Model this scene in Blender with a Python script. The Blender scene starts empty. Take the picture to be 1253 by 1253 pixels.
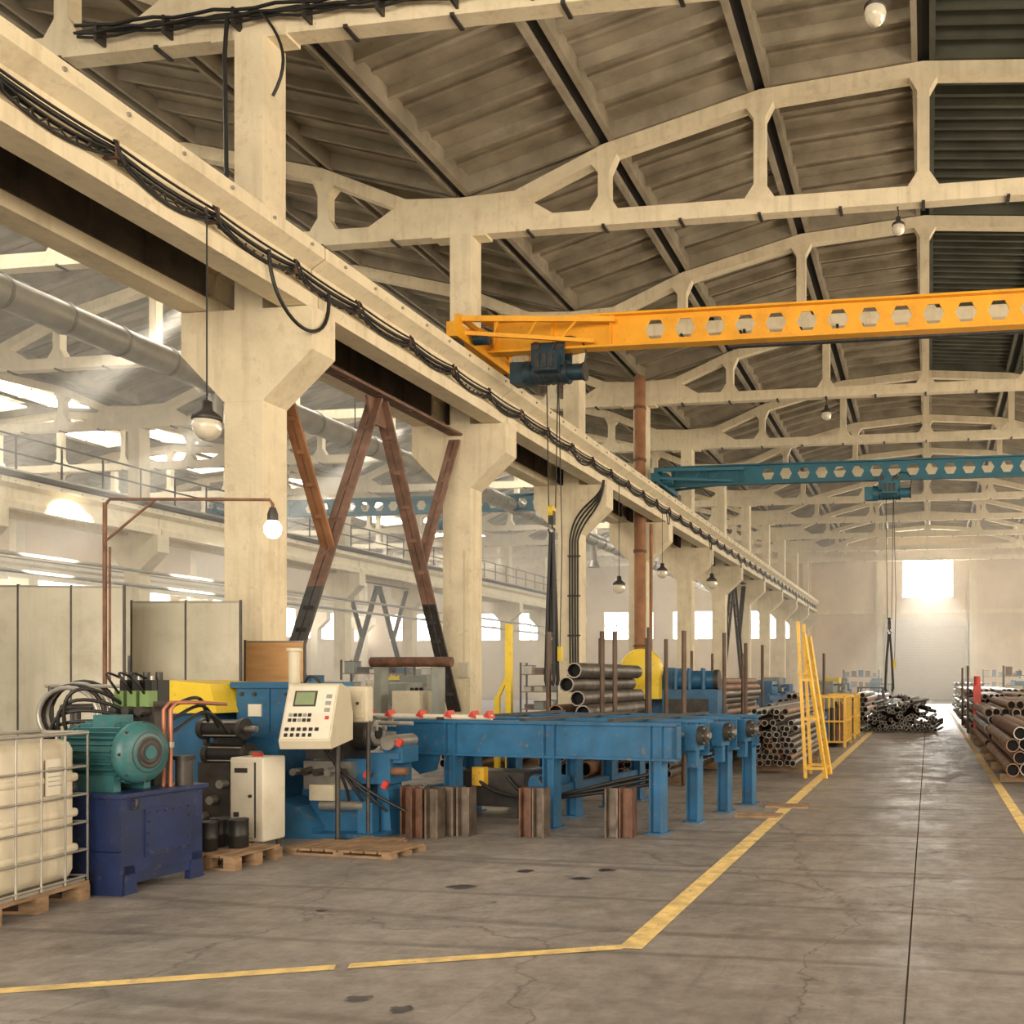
import bpy, math, random
from mathutils import Vector, Matrix
random.seed(7)
SC = bpy.context.scene
# ------------------------------------------------------------------ materials
def mat(name, col, rough=0.6, metal=0.0, var=0.15, scale=3.0, dirt=0.0, dirtcol=(0.08,0.05,0.03), bump=0.0, bscale=30.0, spec=None, emit=0.0, alpha=None, stretch=None, chip=0.0, chipcol=(0.16,0.12,0.09), chipscale=14, streak=0.0):
    m = bpy.data.materials.new(name); m.use_nodes = True
    nt = m.node_tree; N = nt.nodes; L = nt.links
    bs = N['Principled BSDF']
    bs.inputs['Roughness'].default_value = rough
    bs.inputs['Metallic'].default_value = metal
    if spec is not None: bs.inputs['Specular IOR Level'].default_value = spec
    tc = N.new('ShaderNodeNewGeometry')
    src = tc.outputs['Position']
    def mapped(st):
        mp = N.new('ShaderNodeMapping'); mp.inputs['Scale'].default_value = st
        L.new(tc.outputs['Position'], mp.inputs['Vector']); return mp.outputs['Vector']
    if stretch: src = mapped(stretch)
    nz = N.new('ShaderNodeTexNoise'); nz.inputs['Scale'].default_value = scale; nz.inputs['Detail'].default_value = 6
    L.new(src, nz.inputs['Vector'])
    r = N.new('ShaderNodeValToRGB')
    c = col
    r.color_ramp.elements[0].position = 0.3; r.color_ramp.elements[1].position = 0.7
    r.color_ramp.elements[0].color = (c[0]*(1-var), c[1]*(1-var), c[2]*(1-var*1.15), 1)
    r.color_ramp.elements[1].color = (min(1,c[0]*(1+var)), min(1,c[1]*(1+var)), min(1,c[2]*(1+var)), 1)
    L.new(nz.outputs['Fac'], r.inputs['Fac'])
    out = r.outputs['Color']
    def layer(out, vec, sc, p0, p1, amt, colr, det=10, ro=0.7):
        n2 = N.new('ShaderNodeTexNoise'); n2.inputs['Scale'].default_value = sc; n2.inputs['Detail'].default_value = det; n2.inputs['Roughness'].default_value=ro
        L.new(vec, n2.inputs['Vector'])
        r2 = N.new('ShaderNodeValToRGB'); r2.color_ramp.elements[0].position = p0; r2.color_ramp.elements[1].position = p1
        r2.color_ramp.elements[0].color=(0,0,0,1); r2.color_ramp.elements[1].color=(amt,amt,amt,1)
        L.new(n2.outputs['Fac'], r2.inputs['Fac'])
        mx = N.new('ShaderNodeMixRGB'); mx.inputs['Color2'].default_value = (*colr,1)
        L.new(r2.outputs['Color'], mx.inputs['Fac']); L.new(out, mx.inputs['Color1'])
        return mx.outputs['Color']
    if dirt > 0: out = layer(out, src, scale*0.6+0.7, 0.50, 0.72, dirt, dirtcol)
    if streak > 0: out = layer(out, mapped((7,7,0.5)), 1.0, 0.52, 0.75, streak, dirtcol, 6, 0.6)
    if chip > 0: out = layer(out, src, chipscale, 0.60, 0.64, chip, chipcol, 8, 0.65)
    L.new(out, bs.inputs['Base Color'])
    if bump > 0:
        n3 = N.new('ShaderNodeTexNoise'); n3.inputs['Scale'].default_value = bscale; n3.inputs['Detail'].default_value = 4
        L.new(src, n3.inputs['Vector'])
        bp = N.new('ShaderNodeBump'); bp.inputs['Strength'].default_value = bump; bp.inputs['Distance'].default_value = 0.02
        L.new(n3.outputs['Fac'], bp.inputs['Height']); L.new(bp.outputs['Normal'], bs.inputs['Normal'])
    if emit > 0:
        bs.inputs['Emission Color'].default_value = (*col,1); bs.inputs['Emission Strength'].default_value = emit
    if alpha is not None:
        bs.inputs['Transmission Weight'].default_value = alpha
    return m

CREAM = mat('cream_paint', (0.78,0.675,0.475), 0.72, var=0.08, scale=2, dirt=0.35, dirtcol=(0.43,0.32,0.19), bump=0.35, bscale=14, streak=0.38, chip=0.28, chipcol=(0.46,0.38,0.27), chipscale=5)
GDARK = mat('girder_shade_brown', (0.06,0.045,0.032), 0.8, var=0.4, scale=3)  # dark brown that stands in for shade between the paired girders
ROOF  = mat('roof_concrete', (0.315,0.27,0.20), 0.9, var=0.3, scale=1.2, dirt=0.5, dirtcol=(0.13,0.10,0.07), bump=0.3)
ROOFJ = mat('roof_joint', (0.02,0.018,0.015), 0.9)
DECK  = mat('roof_deck_shade', (0.08,0.082,0.06), 0.7, var=0.35, scale=1.0)  # ribbed deck, dim light of the near right roof put into its colour
YEL   = mat('crane_yellow', (0.84,0.39,0.018), 0.45, var=0.08, scale=2, dirt=0.35, dirtcol=(0.4,0.17,0.03), chip=0.3, chipcol=(0.4,0.2,0.06))
YELT  = mat('trestle_yellow', (0.72,0.42,0.045), 0.5, var=0.12, scale=4, dirt=0.4, dirtcol=(0.25,0.13,0.04), chip=0.5)
YEL2  = mat('guard_yellow', (0.78,0.56,0.04), 0.45, var=0.06, dirt=0.3, dirtcol=(0.3,0.2,0.05), chip=0.3)
BLUE  = mat('machine_blue', (0.022,0.115,0.24), 0.42, var=0.2, scale=4, dirt=0.45, dirtcol=(0.025,0.045,0.075), chip=0.7, chipcol=(0.14,0.12,0.10))
DBLUE = mat('tank_blue', (0.012,0.024,0.085), 0.4, var=0.25, scale=4, dirt=0.5, dirtcol=(0.025,0.025,0.03), chip=0.45, chipcol=(0.08,0.07,0.07))
TEAL  = mat('motor_teal', (0.035,0.135,0.145), 0.4, var=0.15, scale=6, dirt=0.45, dirtcol=(0.02,0.05,0.05), chip=0.35)
TEALC = mat('crane_teal', (0.02,0.13,0.19), 0.5, var=0.1)
RUST  = mat('rusty_steel', (0.16,0.075,0.043), 0.75, var=0.35, scale=8, dirt=0.6, dirtcol=(0.05,0.035,0.03), bump=0.2)
RUSTO = mat('rust_primer', (0.32,0.145,0.065), 0.7, var=0.2, scale=3, dirt=0.4)
STEEL = mat('steel', (0.36,0.34,0.31), 0.38, metal=0.7, var=0.2, scale=6, dirt=0.4)
DST   = mat('dark_steel', (0.055,0.05,0.046), 0.5, metal=0.4, var=0.3, scale=8, dirt=0.3, dirtcol=(0.07,0.04,0.02))
PIPE  = mat('pipe_steel', (0.13,0.115,0.10), 0.45, metal=0.45, var=0.4, scale=5, dirt=0.45, dirtcol=(0.10,0.05,0.03))
PIPEB = mat('pipe_brown', (0.23,0.13,0.08), 0.6, metal=0.15, var=0.35, scale=5, dirt=0.4)
BLK   = mat('black_rubber', (0.012,0.011,0.010), 0.5)
JOINT = mat('floor_joint_sealant', (0.06,0.05,0.042), 0.95, spec=0.05)
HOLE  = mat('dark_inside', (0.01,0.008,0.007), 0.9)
WOOD  = mat('pallet_wood', (0.26,0.165,0.095), 0.85, var=0.35, scale=6, dirt=0.5, bump=0.3, stretch=(1,1,4))
PLY   = mat('plywood', (0.52,0.29,0.12), 0.7, var=0.12, scale=2, stretch=(1,1,6), dirt=0.2)
WHITE = mat('white_enamel', (0.66,0.61,0.50), 0.45, var=0.06, dirt=0.35, dirtcol=(0.36,0.28,0.17))
BEIGE = mat('beige_enamel', (0.56,0.50,0.37), 0.5, var=0.07, dirt=0.35, dirtcol=(0.3,0.23,0.14))
SCREENM = mat('screen_sheet', (0.46,0.43,0.34), 0.4, var=0.12, scale=1.5, dirt=0.6, dirtcol=(0.26,0.22,0.15), streak=0.4)
PLAS  = mat('ibc_plastic', (0.60,0.54,0.42), 0.4, var=0.15, scale=2.5, dirt=0.55, dirtcol=(0.33,0.26,0.16), streak=0.4)
GALV  = mat('galvanised', (0.38,0.36,0.32), 0.4, metal=0.5, var=0.15, dirt=0.3)
RED   = mat('red_paint', (0.50,0.045,0.03), 0.5, dirt=0.3)
COPP  = mat('copper_pipe', (0.40,0.15,0.09), 0.45, metal=0.3)
GREEN = mat('valve_green', (0.14,0.22,0.08), 0.5)
SCRN  = mat('lcd_screen', (0.22,0.28,0.16), 0.25)
DUCT  = mat('duct_metal', (0.55,0.53,0.48), 0.4, metal=0.5, var=0.12)
WALL  = mat('end_wall_paint', (0.74,0.60,0.44), 0.85, var=0.08, scale=0.6, dirt=0.35, dirtcol=(0.48,0.36,0.25), streak=0.25)
LINE  = mat('floor_line_yellow', (0.78,0.57,0.22), 0.7, var=0.2, scale=8, dirt=0.85, dirtcol=(0.38,0.30,0.20), chip=0.7, chipcol=(0.27,0.23,0.20), chipscale=9)
OIL   = mat('oil_stain', (0.025,0.02,0.018), 0.3, var=0.3, scale=20)
GREY  = mat('machine_grey', (0.25,0.265,0.235), 0.5, var=0.15, dirt=0.4)
DOORM = mat('door_panel', (0.62,0.56,0.47), 0.7, var=0.06)
def emis(name, col, s):
    m = bpy.data.materials.new(name); m.use_nodes=True
    nt=m.node_tree; nt.nodes.clear()
    e=nt.nodes.new('ShaderNodeEmission'); e.inputs[0].default_value=(*col,1); e.inputs[1].default_value=s
    o=nt.nodes.new('ShaderNodeOutputMaterial'); nt.links.new(e.outputs[0],o.inputs[0]); return m
SKYL = emis('daylight_glazing', (1.0,0.93,0.80), 12.0)
SKYE = emis('daylight_end_window', (1.0,0.94,0.82), 55.0)
BULB = emis('lit_bulb', (1.0,0.9,0.7), 12.0)
GLASS = mat('lamp_glass', (0.85,0.78,0.62), 0.15, alpha=0.35, var=0.03)

def floor_mat():
    m = bpy.data.materials.new('floor_concrete'); m.use_nodes=True
    nt=m.node_tree; N=nt.nodes; L=nt.links; bs=N['Principled BSDF']
    tc=N.new('ShaderNodeTexCoord')
    def noise(s,d=8,ro=0.6,st=None):
        n=N.new('ShaderNodeTexNoise'); n.inputs['Scale'].default_value=s; n.inputs['Detail'].default_value=d; n.inputs['Roughness'].default_value=ro
        if st:
            mp=N.new('ShaderNodeMapping'); mp.inputs['Scale'].default_value=st; L.new(tc.outputs['Object'],mp.inputs['Vector']); L.new(mp.outputs['Vector'],n.inputs['Vector'])
        else: L.new(tc.outputs['Object'],n.inputs['Vector'])
        return n
    def ramp(src,p0,c0,p1,c1):
        r=N.new('ShaderNodeValToRGB'); e=r.color_ramp.elements; e[0].position=p0; e[1].position=p1; e[0].color=(*c0,1); e[1].color=(*c1,1); L.new(src,r.inputs['Fac']); return r
    def mixc(fac,a,col,bt='MIX'):
        k=N.new('ShaderNodeMixRGB'); k.blend_type=bt; L.new(fac,k.inputs[0]); L.new(a,k.inputs[1]); k.inputs[2].default_value=(*col,1); return k.outputs[0]
    a=ramp(noise(0.5).outputs['Fac'],0.32,(0.215,0.195,0.182),0.68,(0.34,0.312,0.288))
    b=ramp(noise(5,10,0.8).outputs['Fac'],0.35,(0.62,0.60,0.58),0.65,(1.12,1.12,1.12))
    mx=N.new('ShaderNodeMixRGB'); mx.blend_type='MULTIPLY'; mx.inputs['Fac'].default_value=1
    L.new(a.outputs[0],mx.inputs[1]); L.new(b.outputs[0],mx.inputs[2]); o=mx.outputs[0]
    o=mixc(ramp(noise(1.4,12,0.8).outputs['Fac'],0.53,(0,0,0),0.67,(0.75,)*3).outputs[0],o,(0.115,0.098,0.088))
    o=mixc(ramp(noise(2.0,10,0.7,(6,0.25,1)).outputs['Fac'],0.56,(0,0,0),0.72,(0.5,)*3).outputs[0],o,(0.14,0.12,0.105))
    o=mixc(ramp(noise(3.0,10,0.7,(0.5,3,1)).outputs['Fac'],0.56,(0,0,0),0.70,(0.5,)*3).outputs[0],o,(0.43,0.395,0.36))
    for sc,loc in ((0.16,(3,5,0)),(0.23,(9,1,0))):
        mp=N.new('ShaderNodeMapping'); mp.inputs['Location'].default_value=loc; L.new(tc.outputs['Object'],mp.inputs['Vector'])
        wv=N.new('ShaderNodeTexWave'); wv.wave_type='RINGS'; wv.inputs['Scale'].default_value=sc; wv.inputs['Distortion'].default_value=6; wv.inputs['Detail'].default_value=1; wv.inputs['Detail Scale'].default_value=0.4
        L.new(mp.outputs[0],wv.inputs['Vector'])
        o=mixc(ramp(wv.outputs['Fac'],0.985,(0,0,0),1.0,(0.45,)*3).outputs[0],o,(0.08,0.068,0.06))
    dn=noise(1.3,6,0.6); vm=N.new('ShaderNodeVectorMath'); vm.operation='MULTIPLY_ADD'; L.new(dn.outputs['Color'],vm.inputs[0]); vm.inputs[1].default_value=(0.9,0.9,0.0); L.new(tc.outputs['Object'],vm.inputs[2])
    vo=N.new('ShaderNodeTexVoronoi'); vo.feature='DISTANCE_TO_EDGE'; vo.inputs['Scale'].default_value=0.42; L.new(vm.outputs[0],vo.inputs['Vector'])
    cr=ramp(vo.outputs['Distance'],0.0,(0.7,)*3,0.005,(0,0,0))
    o=mixc(cr.outputs[0],o,(0.07,0.06,0.055))
    o=mixc(ramp(noise(22,6,0.7).outputs['Fac'],0.66,(0,0,0),0.70,(0.5,)*3).outputs[0],o,(0.06,0.05,0.04))
    L.new(o,bs.inputs['Base Color'])
    r=ramp(noise(1.6,10,0.75).outputs['Fac'],0.38,(0.34,)*3,0.62,(0.66,)*3)
    L.new(r.outputs[0],bs.inputs['Roughness'])
    bp=N.new('ShaderNodeBump'); bp.inputs['Strength'].default_value=0.35; bp.inputs['Distance'].default_value=0.01
    L.new(noise(9,8,0.7).outputs['Fac'],bp.inputs['Height']); L.new(bp.outputs[0],bs.inputs['Normal'])
    return m
FLOOR=floor_mat()

# ------------------------------------------------------------------ mesh builder
class B:
    def __init__(s):
        s.v=[]; s.f=[]; s.m=[]; s.sm=[]; s.mats=[]; s.T=Matrix.Identity(4)
    def mi(s,m):
        if m not in s.mats: s.mats.append(m)
        return s.mats.index(m)
    def add(s,vs,fs,m,smooth=False):
        o=len(s.v); T=s.T
        s.v.extend([tuple(T@Vector(p)) for p in vs]); k=s.mi(m)
        for f in fs: s.f.append([o+i for i in f]); s.m.append(k); s.sm.append(smooth)
    def box(s,x0,x1,y0,y1,z0,z1,m):
        s.add([(x0,y0,z0),(x1,y0,z0),(x1,y1,z0),(x0,y1,z0),(x0,y0,z1),(x1,y0,z1),(x1,y1,z1),(x0,y1,z1)],
              [(0,3,2,1),(4,5,6,7),(0,1,5,4),(1,2,6,5),(2,3,7,6),(3,0,4,7)],m)
    def cbox(s,c,d,m,R=None):
        hx,hy,hz=d[0]/2,d[1]/2,d[2]/2
        vs=[Vector(p) for p in [(-hx,-hy,-hz),(hx,-hy,-hz),(hx,hy,-hz),(-hx,hy,-hz),(-hx,-hy,hz),(hx,-hy,hz),(hx,hy,hz),(-hx,hy,hz)]]
        if R is not None: vs=[R@v for v in vs]
        s.add([v+Vector(c) for v in vs],[(0,3,2,1),(4,5,6,7),(0,1,5,4),(1,2,6,5),(2,3,7,6),(3,0,4,7)],m)
    def beam(s,p0,p1,w,h,m,up=(0,0,1)):
        p0=Vector(p0);p1=Vector(p1);d=(p1-p0).normalized();up=Vector(up)
        if abs(d.dot(up))>0.99: up=Vector((0,1,0))
        a=d.cross(up).normalized();b=a.cross(d).normalized()
        vs=[]
        for p in (p0,p1):
            for sx,sz in ((-1,-1),(1,-1),(1,1),(-1,1)): vs.append(p+a*(sx*w/2)+b*(sz*h/2))
        s.add(vs,[(0,1,2,3),(7,6,5,4),(0,4,5,1),(1,5,6,2),(2,6,7,3),(3,7,4,0)],m)
    def cyl(s,p0,p1,r,m,n=14,r2=None,caps=True,capm=None):
        p0=Vector(p0);p1=Vector(p1);d=(p1-p0).normalized()
        up=Vector((0,0,1)) if abs(d.z)<0.9 else Vector((1,0,0))
        a=d.cross(up).normalized();b=d.cross(a); r2=r if r2 is None else r2
        vs=[]
        for p,rr in ((p0,r),(p1,r2)):
            for i in range(n):
                t=2*math.pi*i/n; vs.append(p+a*(rr*math.cos(t))+b*(rr*math.sin(t)))
        s.add(vs,[(i,i+n,(i+1)%n+n,(i+1)%n) for i in range(n)],m,True)
        if caps:
            s.add(vs[:n],[tuple(range(n))],capm or m); s.add(vs[n:],[tuple(range(n-1,-1,-1))],capm or m)
    def pipe(s,p0,p1,r,m,t=0.2,n=12):
        p0=Vector(p0);p1=Vector(p1);d=(p1-p0).normalized()
        s.cyl(p0,p1,r,m,n,caps=False)
        up=Vector((0,0,1)) if abs(d.z)<0.9 else Vector((1,0,0))
        a=d.cross(up).normalized();b=d.cross(a); ri=r*(1-t)
        for p,q in ((p0,p0+d*r*1.5),(p1,p1-d*r*1.5)):
            vs=[]
            for c,rr in ((p,r),(p,ri),(q,ri)):
                for i in range(n):
                    th=2*math.pi*i/n; vs.append(c+a*(rr*math.cos(th))+b*(rr*math.sin(th)))
            s.add(vs,[(i,i+n,(i+1)%n+n,(i+1)%n) for i in range(n)],PIPE_END if m is not PIPEB else m)
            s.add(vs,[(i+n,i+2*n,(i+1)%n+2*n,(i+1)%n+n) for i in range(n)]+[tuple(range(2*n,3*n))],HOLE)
    def tube(s,path,r,m,n=8):
        P=[Vector(p) for p in path]
        ref=None; vs=[]
        for i,p in enumerate(P):
            d=(P[min(i+1,len(P)-1)]-P[max(i-1,0)]).normalized()
            if ref is None:
                ref=Vector((0,0,1)) if abs(d.z)<0.9 else Vector((1,0,0))
            a=d.cross(ref)
            if a.length<1e-4: a=d.cross(Vector((0,1,0)))
            a.normalize(); b=d.cross(a).normalized(); ref=a.cross(d)
            for k in range(n):
                t=2*math.pi*k/n; vs.append(p+a*(r*math.cos(t))+b*(r*math.sin(t)))
        fs=[]
        for i in range(len(P)-1):
            for k in range(n): fs.append((i*n+k,(i+1)*n+k,(i+1)*n+(k+1)%n,i*n+(k+1)%n))
        s.add(vs,fs,m,True)
        s.add(vs[:n],[tuple(range(n))],m); s.add(vs[-n:],[tuple(range(n-1,-1,-1))],m)
    def prism(s,poly,axis,a,b,m):
        def P(p,t): return {'y':(p[0],t,p[1]),'x':(t,p[0],p[1]),'z':(p[0],p[1],t)}[axis]
        n=len(poly); vs=[P(p,a) for p in poly]+[P(p,b) for p in poly]
        s.add(vs,[tuple(range(n)),tuple(range(2*n-1,n-1,-1))]+[(i,i+n,(i+1)%n+n,(i+1)%n) for i in range(n)],m)
    def lathe(s,prof,c,m,n=20,axis='z'):
        vs=[];c=Vector(c)
        for r,z in prof:
            for i in range(n):
                t=2*math.pi*i/n; x,y=r*math.cos(t),r*math.sin(t)
                vs.append(c+Vector({'z':(x,y,z),'x':(z,x,y),'y':(x,z,y)}[axis]))
        fs=[]
        for j in range(len(prof)-1):
            for i in range(n): fs.append((j*n+i,j*n+(i+1)%n,(j+1)*n+(i+1)%n,(j+1)*n+i))
        s.add(vs,fs,m,True)
        if prof[0][0]>0.001: s.add(vs[:n],[tuple(range(n))],m)
        if prof[-1][0]>0.001: s.add(vs[-n:],[tuple(range(n))],m)
    def rbox(s,x0,x1,y0,y1,z0,z1,r,m,k=4):
        def ring(ins,z):
            rr=max(r-ins,0.001); out=[]
            for cx,cy,a0 in ((x1-r,y1-r,0),(x0+r,y1-r,90),(x0+r,y0+r,180),(x1-r,y0+r,270)):
                for i in range(k+1):
                    a=math.radians(a0+90*i/k); out.append((cx+rr*math.cos(a),cy+rr*math.sin(a),z))
            return out
        lv=[(r,z0),(r*0.3,z0+r*0.3),(0,z0+r),(0,z1-r),(r*0.3,z1-r*0.3),(r,z1)]
        vs=[];n=4*(k+1)
        for ins,z in lv: vs+=ring(ins,z)
        fs=[]
        for j in range(len(lv)-1):
            for i in range(n): fs.append((j*n+i,j*n+(i+1)%n,(j+1)*n+(i+1)%n,(j+1)*n+i))
        s.add(vs,fs,m,True); s.add(vs[:n],[tuple(range(n-1,-1,-1))],m); s.add(vs[-n:],[tuple(range(n))],m)
    def hbeam(s,p0,p1,w,h,t,m):
        p0=Vector(p0);p1=Vector(p1);d=(p1-p0).normalized();up=Vector((0,0,1)) if abs(d.z)<0.9 else Vector((0,1,0))
        a=d.cross(up).normalized();b=a.cross(d).normalized()
        s.beam(p0+b*(h/2-t/2),p1+b*(h/2-t/2),w,t,m,up); s.beam(p0-b*(h/2-t/2),p1-b*(h/2-t/2),w,t,m,up); s.beam(p0,p1,t,h-2*t,m,up)
    def mesh(s,name):
        me=bpy.data.meshes.new(name); me.from_pydata(s.v,[],s.f)
        for m in s.mats: me.materials.append(m)
        me.polygons.foreach_set('material_index',s.m); me.polygons.foreach_set('use_smooth',s.sm)
        me.validate(); me.update(); return me
    def obj(s,name,loc=None):
        return place(s.mesh(name),name,loc)
PIPE_END = mat('pipe_cut_end', (0.30,0.26,0.22), 0.45, metal=0.4, var=0.2, scale=6)
def place(me,name,loc=None,rz=0):
    o=bpy.data.objects.new(name,me); SC.collection.objects.link(o)
    if loc: o.location=loc
    o.rotation_euler=(0,0,rz); return o
def TR(x,y,z=0,deg=0): return Matrix.Translation((x,y,z))@Matrix.Rotation(math.radians(deg),4,'Z')
def bez(p0,p1,p2,p3,n=14):
    P=[Vector(p) for p in (p0,p1,p2,p3)]; out=[]
    for i in range(n+1):
        t=i/n; out.append(P[0]*(1-t)**3+P[1]*3*t*(1-t)**2+P[2]*3*t*t*(1-t)+P[3]*t**3)
    return out
def sag(p0,p1,d,n=10):
    p0=Vector(p0);p1=Vector(p1); return [p0.lerp(p1,i/n)-Vector((0,0,d*4*(i/n)*(1-i/n))) for i in range(n+1)]

# ------------------------------------------------------------------ layout constants
XC=-9.0; SP=17.8; HC=XC+SP/2
YS=[0.16+6*k for k in range(-1,13)]
ENDY=74.0
LEFTX=XC-2*SP-0.6
# ------------------------------------------------------------------ floor & walls
b=B(); b.box(LEFTX,9.6,-14,ENDY+0.3,-0.2,0,FLOOR); b.obj('floor')
b=B()
b.box(-0.112,-0.102,1,ENDY,0,0.0012,JOINT)
for y in (13.2,25.2,37.2,49.2): b.box(-8.5,9,y,y+0.01,0,0.0010,JOINT)
b.obj('trim_1')
b=B()
def strip(p0,p1,w,z=0.003):
    p0=Vector(p0);p1=Vector(p1)
    d=(p1-p0).normalized(); a=Vector((-d.y,d.x))*w/2
    q=[(*(p0-a),z),(*(p1-a),z),(*(p1+a),z),(*(p0+a),z)]
    b.add(q,[(0,1,2,3)],LINE)
strip((-1.65,5.33),(-1.65,44),0.14); strip((0.97,4),(0.97,60),0.12)
strip((-1.70,5.35),(-3.0,4.775),0.095,0.0045); strip((-3.06,4.75),(-4.44,4.13),0.095); strip((-4.44,4.13),(-7.5,2.76),0.095,0.0045)
b.obj('floor_marking_lines')
b=B()
for (x,y,r) in ((-3.34,6.74,0.085),(-3.13,7.37,0.06),(-2.6,7.16,0.06),(-2.52,7.5,0.06),(-2.37,4.19,0.05),(-2.65,4.3,0.05),(-3.9,5.9,0.03),(-2.9,6.3,0.02)):
    pts=[(x+r*(1+0.35*random.uniform(-1,1))*math.cos(t)*1.2,y+r*(1+0.35*random.uniform(-1,1))*math.sin(t)*0.9,0.002) for t in [i*math.pi/9 for i in range(18)]]
    b.add(pts,[tuple(range(18))],OIL)
b.obj('oil_stains')

def wall_open(b,axis,c0,c1,a0,a1,z1,ops,m):
    def bx(p,q,z0,zt):
        if q-p<1e-4 or zt-z0<1e-4: return
        if axis=='x': b.box(p,q,c0,c1,z0,zt,m)
        else: b.box(c0,c1,p,q,z0,zt,m)
    ops=sorted(ops); cur=a0
    for (p,q,zb,zt) in ops:
        bx(cur,p,0,z1); bx(p,q,0,zb); bx(p,q,zt,z1); cur=q
    bx(cur,a1,0,z1)
endops=[(-1.95,1.75,7.6,10.4)]+[(x,x+4,4.6,6.8) for x in (-25,-19.5,-14,-43,-37.5,-32)]
b=B(); wall_open(b,'x',ENDY,ENDY+0.3,LEFTX,9.6,14,endops,WALL)
for x in (-3.6,3.2,-9.0,-18,-26.8): b.box(x-0.25,x+0.25,ENDY-0.3,ENDY,0,12.0,CREAM)
b.box(-9,9,ENDY-0.15,ENDY,6.4,6.7,CREAM)
b.obj('wall_back')
lops=[(y+0.6,y+5.2,4.6,6.8) for y in YS]
b=B(); wall_open(b,'y',LEFTX-0.3,LEFTX,-14,ENDY+0.3,11.3,lops,WALL); b.obj('wall_left')
b=B(); wall_open(b,'y',9.3,9.6,-14,ENDY+0.3,11.3,[(y+0.6,y+5.2,3.5,8.5) for y in YS],WALL); b.obj('wall_right')
wi=1
def window(axis,c,a0,a1,z0,z1,n=4,nz=2,mm=SKYL,bars=0.06):
    global wi
    b=B()
    def bx(p,q,zb,zt,d0,d1,m):
        if axis=='x': b.box(p,q,c+d0,c+d1,zb,zt,m)
        else: b.box(c+d0,c+d1,p,q,zb,zt,m)
    bx(a0,a1,z0,z1,0.02,0.04,mm)
    for i in range(n+1):
        x=a0+(a1-a0-bars)*i/n; bx(x,x+bars,z0,z1,-0.03,0.02,WHITE)
    for i in range(nz+1):
        z=z0+(z1-z0-bars)*i/nz; bx(a0,a1,z,z+bars,-0.03,0.02,WHITE)
    b.obj('window_%d'%wi); wi+=1
window('x',ENDY+0.1,*endops[0],mm=SKYE,bars=0.035)
for o in endops[1:]: window('x',ENDY+0.1,*o)
for o in lops[4:]: window('y',LEFTX-0.15,*o)
b=B()
E2=ENDY-0.32
b.box(-3.2,-3.0,E2-0.12,E2,0,5.6,GALV); b.box(2.6,2.8,E2-0.12,E2,0,5.6,GALV); b.box(-3.2,2.8,E2-0.3,E2,5.4,5.9,DOORM)
for i in range(27):
    z=i*0.2; b.box(-3.0,2.6,E2-0.07,E2-0.02,z+0.03,z+0.17,DOORM)
b.obj('door_1')

# ------------------------------------------------------------------ columns
def column_mesh():
    b=B(); h=0.28
    b.box(-h,h,-0.25,0.25,0,5.35,CREAM)
    b.prism([(-h,5.2),(h,5.2),(1.0,5.85),(1.0,6.42),(-0.92,6.42),(-0.92,5.85)],'y',-0.255,0.255,CREAM)
    b.box(-0.14,0.27,-0.24,0.24,6.42,10.1,CREAM)
    b.box(-h-0.06,h+0.06,-0.31,0.31,0,0.25,CREAM)
    b.box(0.55,0.9,-0.2,0.2,6.40,6.425,DST); b.box(-0.9,-0.55,-0.2,0.2,6.40,6.425,DST)
    return b.mesh('concrete_column')
cm=column_mesh()
for xr in (XC,XC-SP,XC-2*SP+0.45,XC+SP-0.2):
    for y in YS[1:]:
        if y<5 and xr!=XC: continue
        place(cm,'concrete_column',(xr,y,0))
# ------------------------------------------------------------------ crane girders
def girder_mesh(dark):
    b=B()
    prof=[(-0.3,7.28),(-0.3,7.12),(-0.1,7.0),(-0.1,6.72),(-0.2,6.62),(-0.2,6.43),(0.2,6.43),(0.2,6.62),(0.1,6.72),(0.1,7.0),(0.3,7.12),(0.3,7.28)]
    for y in YS[:-1]:
        b.prism(prof,'y',y+0.015,y+5.985,CREAM)
        for i in range(8):
            yy=y+0.45+i*0.75
            b.cyl((0.3,yy,7.2),(0.325,yy,7.2),0.022,GALV,8); b.cyl((-0.325,yy,7.2),(-0.3,yy,7.2),0.022,GALV,8)
        if dark:  # added plate and ribs, the web's shade painted as dark colour
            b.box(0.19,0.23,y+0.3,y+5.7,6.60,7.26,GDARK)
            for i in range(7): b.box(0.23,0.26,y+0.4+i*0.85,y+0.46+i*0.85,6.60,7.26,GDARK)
    b.hbeam((0,YS[0],7.335),(0,YS[-1],7.335),0.11,0.11,0.025,DST)
    return b.mesh('crane_runway_girder')
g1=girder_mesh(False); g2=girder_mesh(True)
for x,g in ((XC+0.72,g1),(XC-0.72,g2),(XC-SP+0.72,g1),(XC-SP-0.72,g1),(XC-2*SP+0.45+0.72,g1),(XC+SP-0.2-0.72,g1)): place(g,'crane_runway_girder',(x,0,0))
b=B()
for y in YS[1:-1]:
    b.box(XC-0.40,XC+0.40,y+0.35,y+5.65,7.16,7.20,GDARK)
    for i in range(6): b.box(XC-0.41,XC+0.41,y+0.4+i,y+0.5+i,7.10,7.16,GDARK)
b.obj('girder_gap_shade_plates')  # plates added between the girders to darken the gap
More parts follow.
